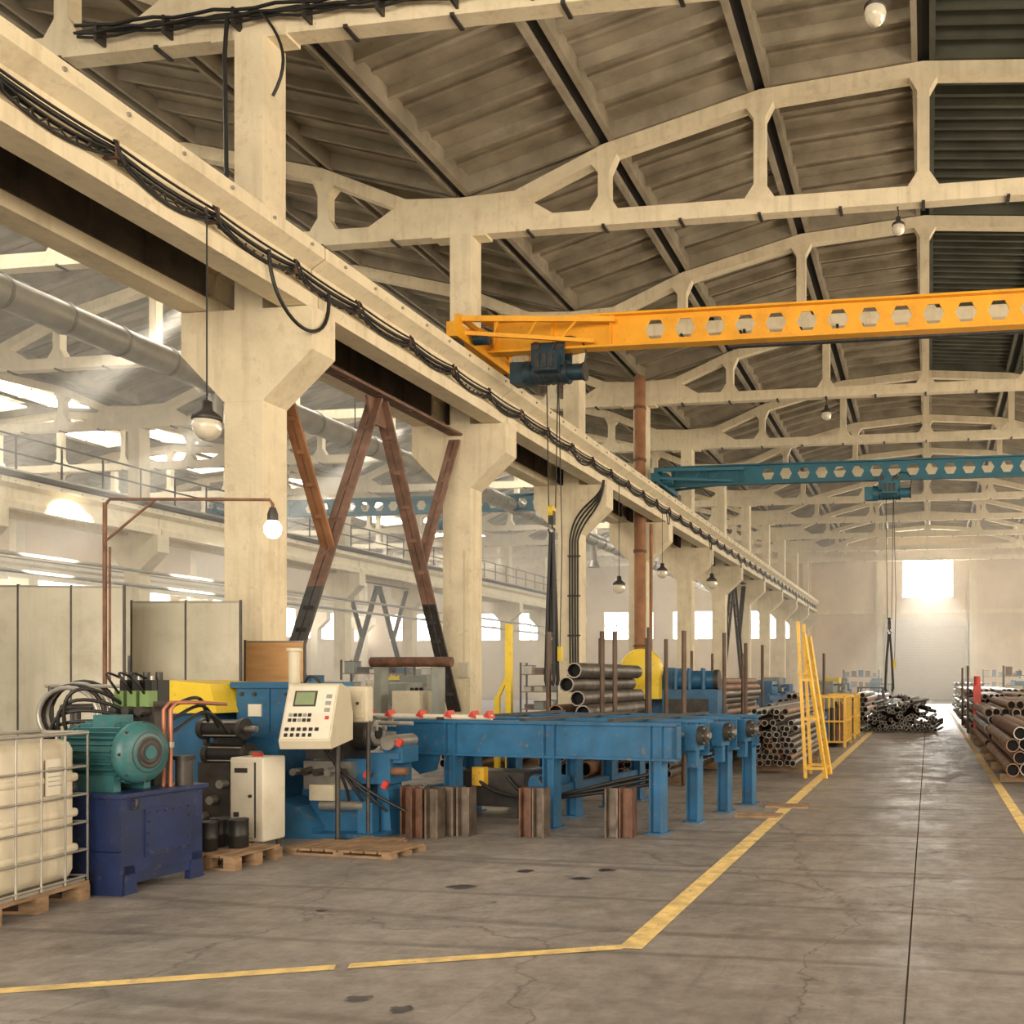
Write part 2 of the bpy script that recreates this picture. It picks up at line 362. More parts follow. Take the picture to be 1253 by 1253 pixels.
# ------------------------------------------------------------------ trusses
H=SP/2
NODES=[(-H,10.85),(-H+1.1,10.90),(-6,11.66),(-3,12.42),(0,12.66),(3,12.42),(6,11.66),(H-1.1,10.90),(H,10.85)]
def topz(x):
    for (x0,z0),(x1,z1) in zip(NODES,NODES[1:]):
        if x0<=x<=x1: return z0+(z1-z0)*(x-x0)/(x1-x0)
def truss_mesh():
    b=B()
    b.box(-H,H,-0.13,0.13,10.12,10.42,CREAM)
    up=[(x,z) for x,z in NODES[1:-1]]; lo=[(x,z-0.26) for x,z in NODES[1:-1]]
    for i in range(len(up)-1):
        b.prism([lo[i],lo[i+1],up[i+1],up[i]],'y',-0.125,0.125,CREAM)
    for s in (-1,1):
        b.prism([(s*H,10.12),(s*(H-1.45),10.3),(s*(H-1.9),10.42),(s*(H-1.3),10.78),(s*(H-1.1),10.9),(s*H,10.85)],'y',-0.135,0.135,CREAM)
        b.prism([(s*H,10.08),(s*(H-0.55),10.08),(s*(H-0.55),10.2),(s*H,10.2)],'y',-0.16,0.16,CREAM)
    for x in (-6,-3,0,3,6):
        zt=topz(x)-0.2; w=0.11
        k=0.30
        sl=(topz(min(H,x+0.4))-topz(max(-H,x-0.4)))/0.8
        b.prism([(x-k,10.40),(x+k,10.40),(x+w,10.68),(x+w,zt-0.32),(x+k,zt+sl*k),(x-k,zt-sl*k),(x-w,zt-0.32),(x-w,10.68)],'y',-0.115,0.115,CREAM)
    for i in range(-5,6): b.box(i*1.5-0.03,i*1.5+0.03,-0.15,0.15,10.09,10.14,DST)
    return b.mesh('concrete_roof_truss')
tm=truss_mesh()
for k in range(3):
    for y in YS[1:]:
        if k and y<5: continue
        place(tm,'concrete_roof_truss',(HC-SP*k,y,0))
# ------------------------------------------------------------------ roof
def roof(cx,ys,name,darkright=False):
    b=B()
    RN=[NODES[0],NODES[2],NODES[3],NODES[4],NODES[5],NODES[6],NODES[8]]
    for y0 in ys:
        for i in range(len(RN)-1):
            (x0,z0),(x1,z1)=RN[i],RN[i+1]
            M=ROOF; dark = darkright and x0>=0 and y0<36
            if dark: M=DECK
            def P(t,dz): return (cx+x0+(x1-x0)*t, z0+(z1-z0)*t+dz)
            b.prism([P(0,0.34),P(1,0.34),P(1,0.42),P(0,0.42)],'y',y0,y0+6.0,M)
            for t0,t1 in ((0.035,0.07),(0.93,0.965)):
                b.prism([P(t0,0.01),P(t1,0.01),P(t1,0.35),P(t0,0.35)],'y',y0+0.05,y0+5.95,M)
            b.prism([P(-0.02,0.12),P(0.035,0.12),P(0.035,0.2),P(-0.02,0.2)],'y',y0,y0+6,ROOFJ)
            b.prism([P(0.965,0.12),P(1.02,0.12),P(1.02,0.2),P(0.965,0.2)],'y',y0,y0+6,ROOFJ)
            nr=16 if dark else 13
            for j in range(nr):
                yy=y0+0.08+(5.8)*j/(nr-1); dd=0.16 if j not in (0,nr-1) else 0.02
                if not dark and j%2: dd=0.29
                wdt=0.05 if dark else 0.04
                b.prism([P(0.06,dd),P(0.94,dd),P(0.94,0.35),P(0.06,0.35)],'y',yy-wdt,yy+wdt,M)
    return b.obj(name)
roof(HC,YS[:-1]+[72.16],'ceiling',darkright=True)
roof(HC-SP,YS[1:-1]+[72.16],'ceiling')
roof(HC-2*SP,YS[2:-1]+[72.16],'ceiling')
b=B()
for k in (1,2):
    for y in YS[2:-1]:
        cx=HC-SP*k
        for s in (-1,1):
            x0,x1=cx+s*0.5,cx+s*2.4
            z0,z1=topz(s*0.5)-0.02,topz(s*2.4)-0.02
            b.add([(x0,y+1.0,z0),(x1,y+1.0,z1),(x1,y+4.9,z1),(x0,y+4.9,z0)],[(0,1,2,3)],SKYL)
            for yy in (1.0,2.3,3.6,4.9): b.beam((x0,y+yy,z0-0.03),(x1,y+yy,z1-0.03),0.07,0.06,CREAM)
b.obj('roof_skylight_glazing')

# ------------------------------------------------------------------ cable bundles
b=B()
gx=XC+0.72+0.27
hk=[-4.0+1.42*i for i in range(54)]
for i,(ya,yb) in enumerate(zip(hk,hk[1:])):
    for j,(dx,dz,r,sg) in enumerate(((0.02,0.0,0.026,0.05),(0.0,-0.05,0.022,0.09),(0.04,-0.07,0.018,0.13),(0.03,0.05,0.015,0.03),(0.05,-0.02,0.014,0.16))):
        b.tube(sag((gx-0.08+dx,ya,6.82+dz),(gx-0.08+dx,yb,6.82+dz),sg*random.uniform(0.6,1.4),8),r,BLK,6)
    b.box(XC+0.8,gx-0.02,ya-0.02,ya+0.02,6.72,6.74,RUST); b.box(gx-0.03,gx-0.01,ya-0.02,ya+0.02,6.72,6.90,RUST)
    if ya<40:
        hx=[]
        for q in range(33):
            t=q*0.9; f=q/32; hx.append((gx-0.05+0.035*math.cos(t*2),ya+(yb-ya)*f,6.74-0.3*f*(1-f)+0.035*math.sin(t*2)))
        b.tube(hx,0.011,DST,5)
    for kx in range(2):
        yy=ya+random.uniform(-0.08,0.08)
        b.tube(bez((gx-0.02,yy,6.86),(gx+0.03,yy-0.12,6.95),(gx+0.03,yy+0.12,6.6),(gx-0.02,yy+0.1,6.68),8),0.012,BLK,5)
b.tube(bez((gx-0.03,11.1,6.8),(gx+0.05,11.0,5.85),(gx+0.05,12.3,5.75),(gx+0.02,12.25,6.7),20),0.024,BLK)
for c in range(3,10):
    y=12.16+6*c-0.5
    b.tube(bez((gx,y,6.75),(gx+0.02,y+0.05,6.2),(gx+0.05,y+0.35,6.2),(gx-0.02,y+0.4,6.7),10),0.015,BLK,6)
b.obj('cable_bundle')
b=B()
for j,(dy,dz,r) in enumerate(((0,0,0.03),(-0.04,0.06,0.022),(0,-0.07,0.018),(-0.05,-0.03,0.02))):
    path=[]
    for i in range(60):
        x=-11.5+i*0.3; path.append((x,11.93+dy-0.03,10.33+dz+0.025*math.sin(i*1.9+j)))
    b.tube(path,r,BLK,6)
for i in range(17): b.box(-11.2+i*1.03,-11.16+i*1.03,11.85,12.02,10.18,10.42,DST)
b.tube([(-9.2,11.86,10.3),(-9.22,11.84,9.8),(-9.2,11.86,7.35)],0.028,BLK)
b.tube(bez((-8.7,11.86,10.3),(-8.35,11.86,9.9),(-8.3,11.88,9.6),(-8.55,11.88,9.2),10),0.02,BLK)
b.obj('cable_bundle')
b=B()
for j in range(4):
    b.tube(bez((-8.05+0.01*j,23.8,6.5),(-8.1,23.8,5.9-0.08*j),(-8.85+0.1*j,23.85,6.0-0.1*j),(-8.95+0.07*j,23.86,5.0),16)+[(-8.95+0.07*j,23.86,3.2),(-8.93+0.07*j,23.86,1.2)],0.022,BLK,6)
for z in (1.6,2.6,3.6,4.6): b.box(-9.0,-8.68,23.83,23.9,z,z+0.04,DST)
b.obj('conduit_drop')
b=B(); b.box(-8.95,-8.72,17.84,17.905,1.55,1.85,WHITE); b.box(-8.93,-8.74,17.83,17.84,1.57,1.83,BEIGE); b.tube([(-8.83,17.88,1.85),(-8.83,17.88,4.0)],0.012,BEIGE,6); b.obj('junction_box')
# ------------------------------------------------------------------ portal bracing
def bracing(x,y0,m1,m2,name):
    b=B(); yc=y0+3
    def dbl(p,q,m=RUST,g=0.07):
        for s in (-1,1): b.beam((p[0]+s*g,p[1],p[2]),(q[0]+s*g,q[1],q[2]),0.04,0.12,m,(1,0,0))
        n=6
        for i in range(1,n):
            c=Vector(p).lerp(Vector(q),i/n); b.cbox(c,(2*g,0.07,0.07),m)
    A=Vector((x,yc,6.12))
    for s,ye in ((-1,y0+0.33),(1,y0+5.67)):
        E=Vector((x,ye,0.9)); S=A+Vector((0,s*0.08,0)); M=S.lerp(E,0.62)
        dbl(tuple(S),tuple(M),m1); dbl(tuple(M),tuple(E),DST)
        dbl((x,ye,6.1),tuple(S.lerp(E,0.5)),m2 if s<0 else m1,0.05)
    dbl((x,y0+0.27,6.22),(x,y0+5.73,6.22),m1)
    b.prism([(yc-0.35,6.12),(yc+0.35,6.12),(yc+0.2,5.7),(yc-0.2,5.7)],'x',x-0.02,x+0.02,m1)
    b.obj(name)
RUSTM = mat('bracing_rust', (0.20,0.11,0.075), 0.75, var=0.3, scale=4, dirt=0.6, dirtcol=(0.08,0.05,0.04), bump=0.15)
bracing(XC,12.16,RUSTM,RUSTO,'steel_portal_bracing')
bracing(XC-SP,42.16,DST,DST,'steel_portal_bracing')
bracing(XC,42.16,DST,DST,'steel_portal_bracing')

# ------------------------------------------------------------------ overhead cranes
def overhead_crane(x0,x1,y,m,hx,hookz,name,hoistm,sling=None):
    b=B(); z0,z1=7.62,8.24; p=0.56; n=int((x1-x0)/p); zc=(z0+z1)/2; cx=(x0+x1)/2
    st=x0+((x1-x0)-n*p)/2
    b.box(x0,x1,y-0.13,y+0.13,z1-0.04,z1,m); b.box(x0,x1,y-0.13,y+0.13,z0,z0+0.04,m)
    for i in range(n):
        a=st+i*p
        if i<5 or i>=n-5:
            b.box(a,a+p,y-0.015,y+0.015,z0+0.04,z1-0.04,m); 
            if i%2==0: b.box(a,a+0.03,y-0.12,y+0.12,z0+0.04,z1-0.04,m)
            continue
        h=[(0,zc),(p/2-0.19,zc),(p/2-0.10,zc+0.17),(p/2+0.10,zc+0.17),(p/2+0.19,zc),(p,zc)]
        b.prism([(a+q[0],q[1]) for q in h]+[(a+p,z1-0.03),(a,z1-0.03)],'y',y-0.015,y+0.015,m)
        b.prism([(a+q[0],2*zc-q[1]) for q in h]+[(a+p,z0+0.03),(a,z0+0.03)],'y',y-0.015,y+0.015,m)
    for x,s in ((x0,1),(x1,-1)):
        b.box(x-0.10,x+0.10,y-1.3,y+1.3,7.54,7.80,m)
        b.box(x-0.14,x+0.14,y-0.35,y+0.35,7.78,8.0,m)
        for yy in (-1.05,1.05):
            b.cyl((x-0.05,y+yy,7.53),(x+0.05,y+yy,7.53),0.135,DST,16)
            b.beam((x,y+yy*0.95,7.95),(x+s*2.6,y+(0.16 if yy>0 else -0.16),8.1),0.07,0.10,m)
            b.beam((x,y+yy*0.95,7.7),(x+s*2.2,y+(0.16 if yy>0 else -0.16),7.72),0.06,0.07,m)
            b.box(x-0.05,x+0.05,y+yy-0.06,y+yy+0.06,7.6,8.0,m)
            for k in range(1,4):
                f=k/4; b.beam((x+s*2.2*f,y+yy*0.95*(1-f)+0.16*f*(1 if yy>0 else -1),7.72),(x+s*2.6*f,y+yy*0.95*(1-f)+0.16*f*(1 if yy>0 else -1),8.05),0.03,0.03,m)
        b.beam((x,y-1.0,7.98),(x,y+1.0,7.98),0.08,0.08,m)
        b.cyl((x+s*0.15,y-0.75,7.65),(x+s*0.45,y-0.75,7.65),0.1,hoistm,14)
    b.cyl((hx-0.35,y,7.22),(hx+0.35,y,7.22),0.2,hoistm,20)
    for i in range(7): b.cyl((hx-0.3+i*0.1,y,7.22),(hx-0.27+i*0.1,y,7.22),0.215,DST,20)
    b.cyl((hx+0.35,y,7.22),(hx+0.62,y,7.22),0.15,hoistm,16); b.cyl((hx+0.62,y,7.22),(hx+0.66,y,7.22),0.17,DST,16)
    b.cyl((hx-0.5,y,7.22),(hx-0.35,y,7.22),0.23,hoistm,18); b.box(hx-0.75,hx-0.5,y-0.18,y+0.18,7.02,7.4,hoistm)
    b.box(hx-0.32,hx+0.32,y-0.22,y-0.17,7.3,7.72,hoistm); b.box(hx-0.32,hx+0.32,y+0.17,y+0.22,7.3,7.72,hoistm)
    for sx in (-0.22,0.22):
        for sy in (-1,1): b.cyl((hx+sx,y+sy*0.14,7.66),(hx+sx,y+sy*0.24,7.66),0.08,DST,14)
    b.box(hx-0.2,hx+0.25,y-0.42,y-0.22,7.15,7.5,hoistm)
    for i in range(3): b.box(hx-0.15+i*0.13,hx-0.07+i*0.13,y-0.44,y-0.42,7.2,7.45,DST)
    b.tube(bez((hx+0.6,y,7.3),(hx+0.9,y,7.9),(hx+0.2,y-0.3,8.0),(hx+0.1,y-0.3,7.5)),0.015,BLK,6)
    for sx in (-0.1,0.12): b.cyl((hx+sx,y,7.1),(hx+sx*0.6,y,hookz+0.35),0.011,BLK,6)
    b.cyl((hx-0.04,y,hookz+0.3),(hx+0.04,y,hookz+0.3),0.11,YEL2 if m is YEL else DST,16); b.box(hx-0.05,hx+0.05,y-0.06,y+0.06,hookz+0.05,hookz+0.3,DST)
    b.tube([(hx,y,hookz+0.1),(hx+0.01,y,hookz),(hx+0.06,y,hookz-0.05),(hx+0.03,y,hookz-0.12),(hx-0.05,y,hookz-0.1),(hx-0.07,y,hookz-0.03)],0.018,DST,8)
    if sling:
        zb,sp=sling
        for sx,sy in ((-1,-1),(1,-1),(-1,1),(1,1)):
            b.tube([(hx+0.02*sx,y,hookz-0.1),(hx+sp*sx*0.7,y+sy*0.06,(hookz+zb)/2),(hx+sp*sx,y+sy*0.1,zb+0.1),(hx+sp*sx*0.7,y+sy*0.1,zb)],0.035,BLK,8)
        b.tube([(hx+0.13,y,7.1),(hx+0.2,y,4.0),(hx+0.16,y,2.1)],0.01,BLK,5)
        b.box(hx+0.12,hx+0.2,y-0.03,y+0.03,1.85,2.12,YEL2)
    b.obj(name)
HB=mat('hoist_dark_blue',(0.02,0.045,0.065),0.4,metal=0.2,var=0.3,scale=8)
overhead_crane(XC+0.72,XC+SP-0.92,17.6,YEL,-6.95,4.35,'overhead_bridge_crane',HB,(1.4,0.08))
overhead_crane(XC+0.72,XC+SP-0.92,30.5,TEALC,-1.2,3.0,'overhead_bridge_crane',TEALC,(1.15,0.12))
overhead_crane(XC-SP+0.72,XC-0.72,34.0,TEALC,-17.2,4.0,'overhead_bridge_crane',TEALC)

# ------------------------------------------------------------------ rusty vertical pipe, duct, conduit bar
b=B(); b.cyl((-8.76,29.35,0),(-8.76,29.35,10.8),0.17,RUSTO,18)
for z in (2.5,5.4,8.2,9.8): b.cyl((-8.76,29.35,z),(-8.76,29.35,z+0.08),0.2,RUST,18)
b.cyl((-8.45,29.5,0),(-8.45,29.5,6.3),0.05,RUSTO,10); b.obj('downpipe')
b=B()
b.cyl((-15,8,7.85),(-15,72,7.85),0.27,DUCT,22)
y=8
while y<72: b.cyl((-15,y,7.85),(-15,y+0.05,7.85),0.295,GALV,22); y+=1.2
for yy in YS[2:]: b.cyl((-15,yy,8.1),(-15,yy,10.12),0.015,DST,6)
for yy in (19,31,43): b.cyl((-15,yy,7.6),(-15,yy,6.9),0.14,DUCT,16); b.cyl((-15,yy,6.9),(-15,yy,6.6),0.14,DUCT,16,r2=0.28)
b.obj('ventilation_duct')
b=B(); b.cyl((-4.9,24.0,9.75),(8.3,24.0,9.75),0.07,DST,12)
for x in (-4.5,-2.2,0.5,3,5.5): b.box(x-0.03,x+0.03,23.97,24.03,9.75,10.15,DST); b.box(x-0.03,x+0.03,23.97,24.1,10.08,10.12,DST)
b.obj('busbar_conduit')
b=B(); x=XC-SP+1.15
b.box(XC-SP+0.25,x+0.1,5,72,7.42,7.47,GALV)
for z in (7.95,8.45): b.cyl((x,5,z),(x,72,z),0.03,DST,6)
yy=5
while yy<72: b.cyl((x,yy,7.45),(x,yy,8.45),0.03,DST,6); yy+=1.5
for z in (5.2,4.7): b.cyl((XC-SP+0.33,5,z),(XC-SP+0.33,72,z),0.06,GALV,8)
b.obj('catwalk_railing')
# ------------------------------------------------------------------ pendant lamps
def pendant(x,y,ztop,z,r=0.16):
    b=B(); b.cyl((x,y,z+r*1.9),(x,y,ztop),0.009,BLK,6)
    b.lathe([(0.02,r*1.9),(r*0.35,r*1.8),(r*0.4,r*1.2),(r*0.95,r*0.75),(r*1.02,r*0.45),(r*0.9,r*0.4)],(x,y,z),DST,18)
    b.lathe([(r*0.9,r*0.42),(r*1.0,0.0),(r*0.86,-r*0.5),(r*0.5,-r*0.87),(0.001,-r)],(x,y,z),GLASS,18)
    b.lathe([(r*0.2,r*0.4),(r*0.3,0),(r*0.2,-r*0.3),(0.001,-r*0.4)],(x,y,z),WHITE,10)
    b.tube([(x,y,ztop),(x-0.02,y,ztop+0.05),(x,y,ztop+0.08)],0.015,DST,6)
    b.obj('pendant_lamp')
pendant(-7.97,9.95,6.70,4.33,0.155)
pendant(-0.55,18.16,10.05,9.72,0.12); pendant(-3.1,30.16,10.05,9.6,0.16); pendant(-0.65,12.16,10.05,9.65,0.14)
pendant(-7.8,24.3,6.6,3.85,0.16); pendant(-7.8,35.2,6.6,5.0,0.2); pendant(-19.5,24.16,10.05,9.5,0.2); pendant(-7.9,28.8,6.6,4.7,0.16)
b=B()
px,py=-7.35,7.9
b.cyl((px,py,0),(px,py,3.1),0.018,RUST,10); b.cyl((px+0.05,py,1.5),(px+0.05,py,2.7),0.01,RUST,6)
b.tube([(px,py,3.08),(px+0.05,py,3.13),(px+0.7,py+0.1,3.13),(-5.86,py+0.2,3.12),(-5.83,py+0.2,3.08),(-5.83,py+0.2,3.0)],0.014,RUST,8)
b.beam((px,py,2.75),(px+0.45,py+0.06,3.12),0.016,0.016,RUST); b.box(px-0.12,px+0.12,py-0.12,py+0.12,0,0.03,RUST)
b.lathe([(0.025,0.12),(0.045,0.06),(0.045,0.0)],(-5.83,py+0.2,2.93),DST,14)
b.lathe([(0.045,0.0),(0.075,-0.05),(0.07,-0.11),(0.04,-0.15),(0.001,-0.16)],(-5.83,py+0.2,2.93),BULB,14)
b.obj('bracket_lamp')

# ------------------------------------------------------------------ IBC tote
b=B(); b.T=TR(-5.58,5.15,0,8)
W,D=1.1,0.86
for y in (0.0,D/2-0.05,D-0.1): 
    b.box(-W,0,y,y+0.1,0,0.02,WOOD)
    for x in (-0.12,-W/2-0.06,-W): b.box(x,x+0.12,y,y+0.1,0.02,0.10,WOOD)
for x in [-W+i*0.155 for i in range(7)]+[-0.14]: b.box(x,x+0.135,0,D,0.10,0.125,WOOD)
b.box(-W+0.02,-0.02,0.02,D-0.02,0.125,0.145,GALV)
b.rbox(-W+0.05,-0.05,0.05,D-0.05,0.15,1.1,0.07,PLAS)
for z in (0.36,0.6,0.84): b.rbox(-W+0.042,-0.042,0.042,D-0.042,z-0.03,z+0.03,0.02,PLAS)
b.cyl((-W/2,D/2,1.09),(-W/2,D/2,1.15),0.09,RED,18)
r=0.008
for z in (0.16,0.34,0.53,0.72,0.91,1.14):
    rr=r if z<1.1 else 0.014
    for p,q in (((-W+0.01,0.01,z),(-0.01,0.01,z)),((-0.01,0.01,z),(-0.01,D-0.01,z)),((-0.01,D-0.01,z),(-W+0.01,D-0.01,z)),((-W+0.01,D-0.01,z),(-W+0.01,0.01,z))): b.cyl(p,q,rr,GALV,8)
for i in range(6):
    x=-W+0.01+(W-0.02)*i/5
    for y in (0.01,D-0.01): b.cyl((x,y,0.13),(x,y,1.14),r,GALV,8)
for i in range(5):
    y=0.01+(D-0.02)*i/4
    for x in (-W+0.01,-0.01): b.cyl((x,y,0.13),(x,y,1.14),r,GALV,8)
for x in (-W*0.3,-W*0.7): b.cyl((x,0.01,1.15),(x,D-0.01,1.15),0.012,GALV,8)
b.box(-0.037,-0.032,0.5,0.66,0.74,0.98,WHITE)
for i in range(5): b.box(-0.032,-0.031,0.52,0.64-0.02*(i%2),0.80+i*0.03,0.806+i*0.03,GREY)
b.T=Matrix.Identity(4)
b.obj('ibc_tote')

# ------------------------------------------------------------------ hydraulic power unit
b=B(); b.T=TR(-5.52,6.07,0,-2)
L=0.74; W=0.72
b.box(-W,0,0,L,0.14,0.68,DBLUE); b.box(-W-0.03,0.03,-0.03,L+0.03,0.68,0.71,DBLUE)
for y in (0.02,L-0.10):
    for x in (-W,-0.05): b.prism([(y-0.02,0),(y+0.12,0),(y+0.09,0.2),(y+0.0,0.2)],'x',x,x+0.05,DBLUE)
b.box(-W,0,0,0.03,0.0,0.14,DBLUE)
b.prism([(0.03,0.14),(L-0.03,0.14),(L-0.12,0.07),(0.14,0.07)],'x',-0.04,-0.01,DBLUE)
b.box(0,0.012,0.2,0.62,0.24,0.58,DBLUE)
for i in range(6):
    for y,z in ((0.23+i*0.072,0.265),(0.23+i*0.072,0.555)): b.cyl((0.012,y,z),(0.022,y,z),0.008,DST,6)
for i in range(3):
    for y in (0.225,0.595): b.cyl((0.012,y,0.33+i*0.08),(0.022,y,0.33+i*0.08),0.008,DST,6)
b.tube([(0.0,0.1,0.6),(0.03,0.1,0.6),(0.03,0.1,0.66),(0.0,0.1,0.66)],0.01,DST,6)
b.box(-W,0.0,0,0.012,0.30,0.31,DBLUE)
my,mz=0.25,0.98
b.cyl((-0.52,my,mz),(-0.10,my,mz),0.185,TEAL,28)
for i in range(30):
    t=2*math.pi*i/30; R=Matrix.Rotation(t,3,'X'); c=R@Vector((0,0,0.20)); b.cbox((-0.31,my+c.y,mz+c.z),(0.38,0.007,0.05),TEAL,R)
b.lathe([(0.21,0),(0.225,0.01),(0.225,0.05),(0.20,0.09),(0.12,0.115),(0.001,0.12)],(-0.12,my,mz),TEAL,28,'x')
for i in range(4):
    b.lathe([(0.06+i*0.035,0.121-0.004*i*i),(0.06+i*0.035+0.012,0.127-0.004*i*i),(0.07+i*0.035+0.012,0.118-0.004*i*i)],(-0.12,my,mz),DST,24,'x')
b.cyl((-0.12,my,mz),(0.008,my,mz),0.05,TEAL,14)
for i in range(8):
    t=2*math.pi*i/8; b.cyl((-0.06,my+0.21*math.cos(t),mz+0.21*math.sin(t)),(-0.045,my+0.21*math.cos(t),mz+0.21*math.sin(t)),0.012,DST,6)
b.lathe([(0.15,-0.1),(0.205,-0.06),(0.21,0)],(-0.52,my,mz),TEAL,24,'x')
b.box(-0.38,-0.2,my-0.1,my+0.06,mz+0.17,mz+0.27,TEAL)
b.box(-0.45,-0.15,my-0.16,my-0.10,0.71,0.83,TEAL); b.box(-0.45,-0.15,my+0.10,my+0.16,0.71,0.83,TEAL)
b.box(-0.5,-0.2,0.5,0.68,0.71,1.22,DST)
for k in range(3):
    x=-0.47+k*0.11
    b.box(x-0.045,x+0.045,0.5,0.68,1.22,1.34,DST); b.box(x-0.04,x+0.04,0.46,0.54,1.30,1.42,GREEN); b.cyl((x,0.40,1.27),(x,0.5,1.27),0.035,DST,10)
    b.box(x-0.035,x+0.035,0.55,0.66,1.34,1.50,BLK); b.cyl((x,0.6,1.50),(x,0.6,1.56),0.025,DST,10)
    b.box(x-0.03,x+0.03,0.50,0.56,1.42,1.50,BLK); b.cyl((x,0.53,1.5),(x,0.53,1.53),0.015,STEEL,8)
    b.box(x-0.038,x+0.038,0.44,0.5,1.08,1.18,GREEN); b.cyl((x,0.44,1.13),(x,0.36,1.13),0.033,BLK,10)
    b.tube(bez((x,0.46,1.4),(x+0.04,0.3,1.55),(x-0.08,0.35,1.6),(x-0.1,0.62,1.5)),0.009,BLK,6)
b.cyl((-0.05,0.62,0.71),(-0.05,0.62,0.9),0.06,DST,14); b.cyl((-0.05,0.62,0.9),(-0.05,0.62,0.93),0.075,BLK,14)
for j,x in enumerate((-0.12,-0.06)):
    b.tube([(x,0.5,0.71),(x,0.5,1.28),(x+0.02,0.53,1.33),(x+0.06,0.7,1.33),(x-0.2,1.3,1.30)],0.014,COPP,8)
    b.cyl((x,0.5,1.0),(x,0.5,1.04),0.026,STEEL,8)
for j in range(5):
    b.tube(bez((-0.45+0.06*j,0.5,1.3-0.05*j),(-0.5-0.1*j,0.1,1.6-0.1*j),(-0.75-0.05*j,0.05,1.4-0.1*j),(-0.62-0.03*j,0.35,0.75),18),0.013,BLK,8)
for j in range(3):
    b.tube(bez((-0.3,0.68,1.25-0.1*j),(-0.2,1.0,1.45-0.1*j),(-0.4,1.2,1.35),(-0.6+0.1*j,1.5,1.15-0.05*j),18),0.014,BLK,8)
b.T=Matrix.Identity(4)
b.obj('hydraulic_power_unit')
b=B()
for j in range(4):
    pts=[(-6.75+0.27*math.cos(t)*(1+0.05*j),6.9+0.05*j,1.22+0.22*math.sin(t)*(1+0.07*j)) for t in [i*2*math.pi/24 for i in range(25)]]
    b.tube(pts,0.018,BLK if j%2 else GALV,8)
b.cyl((-6.75,6.98,0),(-6.75,6.98,1.3),0.03,DST,10); b.cyl((-6.75,6.85,1.28),(-6.75,7.12,1.28),0.03,DST,10); b.box(-6.95,-6.55,6.8,7.2,0,0.03,DST)
b.cyl((-7.1,7.05,1.45),(-6.2,6.95,1.45),0.015,GALV,8); b.cyl((-6.25,6.955,0),(-6.25,6.955,1.45),0.02,DST,8); b.cyl((-7.05,7.045,0),(-7.05,7.045,1.45),0.02,DST,8)
b.obj('coiled_hose_stand')

# ------------------------------------------------------------------ pipe bending machine
b=B()
b.box(-6.95,-6.2,8.7,9.6,0.12,0.95,BLUE); 
for x in (-6.95,-6.35): 
    for y in (8.7,9.45): b.box(x,x+0.15,y,y+0.15,0,0.12,BLUE)
b.box(-6.8,-6.1,8.9,9.7,0.95,1.46,BLUE); b.box(-6.84,-6.06,8.86,9.74,1.42,1.48,BLUE)
b.box(-6.45,-6.43,8.88,8.9,0.95,1.42,BLUE); b.box(-6.84,-6.06,8.86,8.9,0.93,0.98,BLUE)
b.prism([(-6.2,0.95),(-5.95,1.05),(-5.95,1.38),(-6.12,1.46),(-6.12,0.95)],'y',8.95,9.65,BLUE)
for x in (-6.74,-6.6,-6.25,-6.14): 
    for z in (1.04,1.36): b.cyl((x,8.9,z),(x,8.88,z),0.02,DST,8)
b.box(-6.66,-6.52,8.88,8.9,1.14,1.26,WHITE)
b.prism([(-7.45,1.18),(-6.78,1.18),(-6.86,1.46),(-7.35,1.5),(-7.45,1.48)],'y',8.6,9.5,YEL2)
b.box(-7.45,-6.95,8.75,9.4,0.3,1.16,BLUE); b.box(-7.5,-7.3,8.85,9.3,0.0,0.3,BLUE)
b.box(-6.98,-6.94,8.66,8.70,0.1,1.15,DST)
for z,x in ((1.05,-6.35),(0.82,-6.3)):
    b.cyl((x-0.25,8.25,z),(x+0.1,8.25,z),0.085,BLK,18); b.cyl((x+0.1,8.25,z),(x+0.14,8.25,z),0.1,DST,18); b.cyl((x-0.3,8.25,z),(x-0.25,8.25,z),0.1,DST,18)
    b.cyl((x+0.14,8.25,z),(x+0.25,8.25,z),0.03,STEEL,12)
    for a in range(4): b.cyl((x-0.28,8.25+0.085*math.cos(a*1.57+.78),z+0.085*math.sin(a*1.57+.78)),(x+0.13,8.25+0.085*math.cos(a*1.57+.78),z+0.085*math.sin(a*1.57+.78)),0.01,STEEL,6)
b.box(-6.66,-6.34,8.2,8.32,0.0,0.74,DST); b.box(-6.6,-6.55,8.32,8.7,0.6,1.1,DST)
for i in range(3): b.cyl((-6.58+0.1*i,8.2,0.25+0.15*i),(-6.58+0.1*i,8.12,0.25+0.15*i),0.04,STEEL,10)
b.box(-6.1,-5.72,9.15,9.7,0.42,0.70,BLUE); b.box(-6.1,-5.72,9.1,9.2,0.66,0.74,STEEL)
b.prism([(-6.2,0.05),(-5.8,0.05),(-5.8,0.42),(-6.15,0.42)],'y',9.0,9.75,BLUE)
b.prism([(-6.15,0.05),(-5.75,0.05),(-5.75,0.1),(-5.9,0.30),(-6.15,0.36)],'y',8.55,9.0,BLUE)
b.box(-6.15,-5.10,8.55,9.3,0.0,0.05,BLUE)
b.prism([(-5.9,0.05),(-5.25,0.05),(-5.3,0.36),(-5.5,0.5),(-5.9,0.5)],'y',8.75,9.2,BLUE)
b.box(-5.95,-5.55,8.75,9.2,0.74,1.0,DST); b.box(-5.72,-5.1,8.8,9.2,0.5,0.74,BLUE); b.prism([(-6.0,0.95),(-5.6,0.95),(-5.66,1.22),(-5.95,1.22)],'y',8.9,9.2,BLUE)
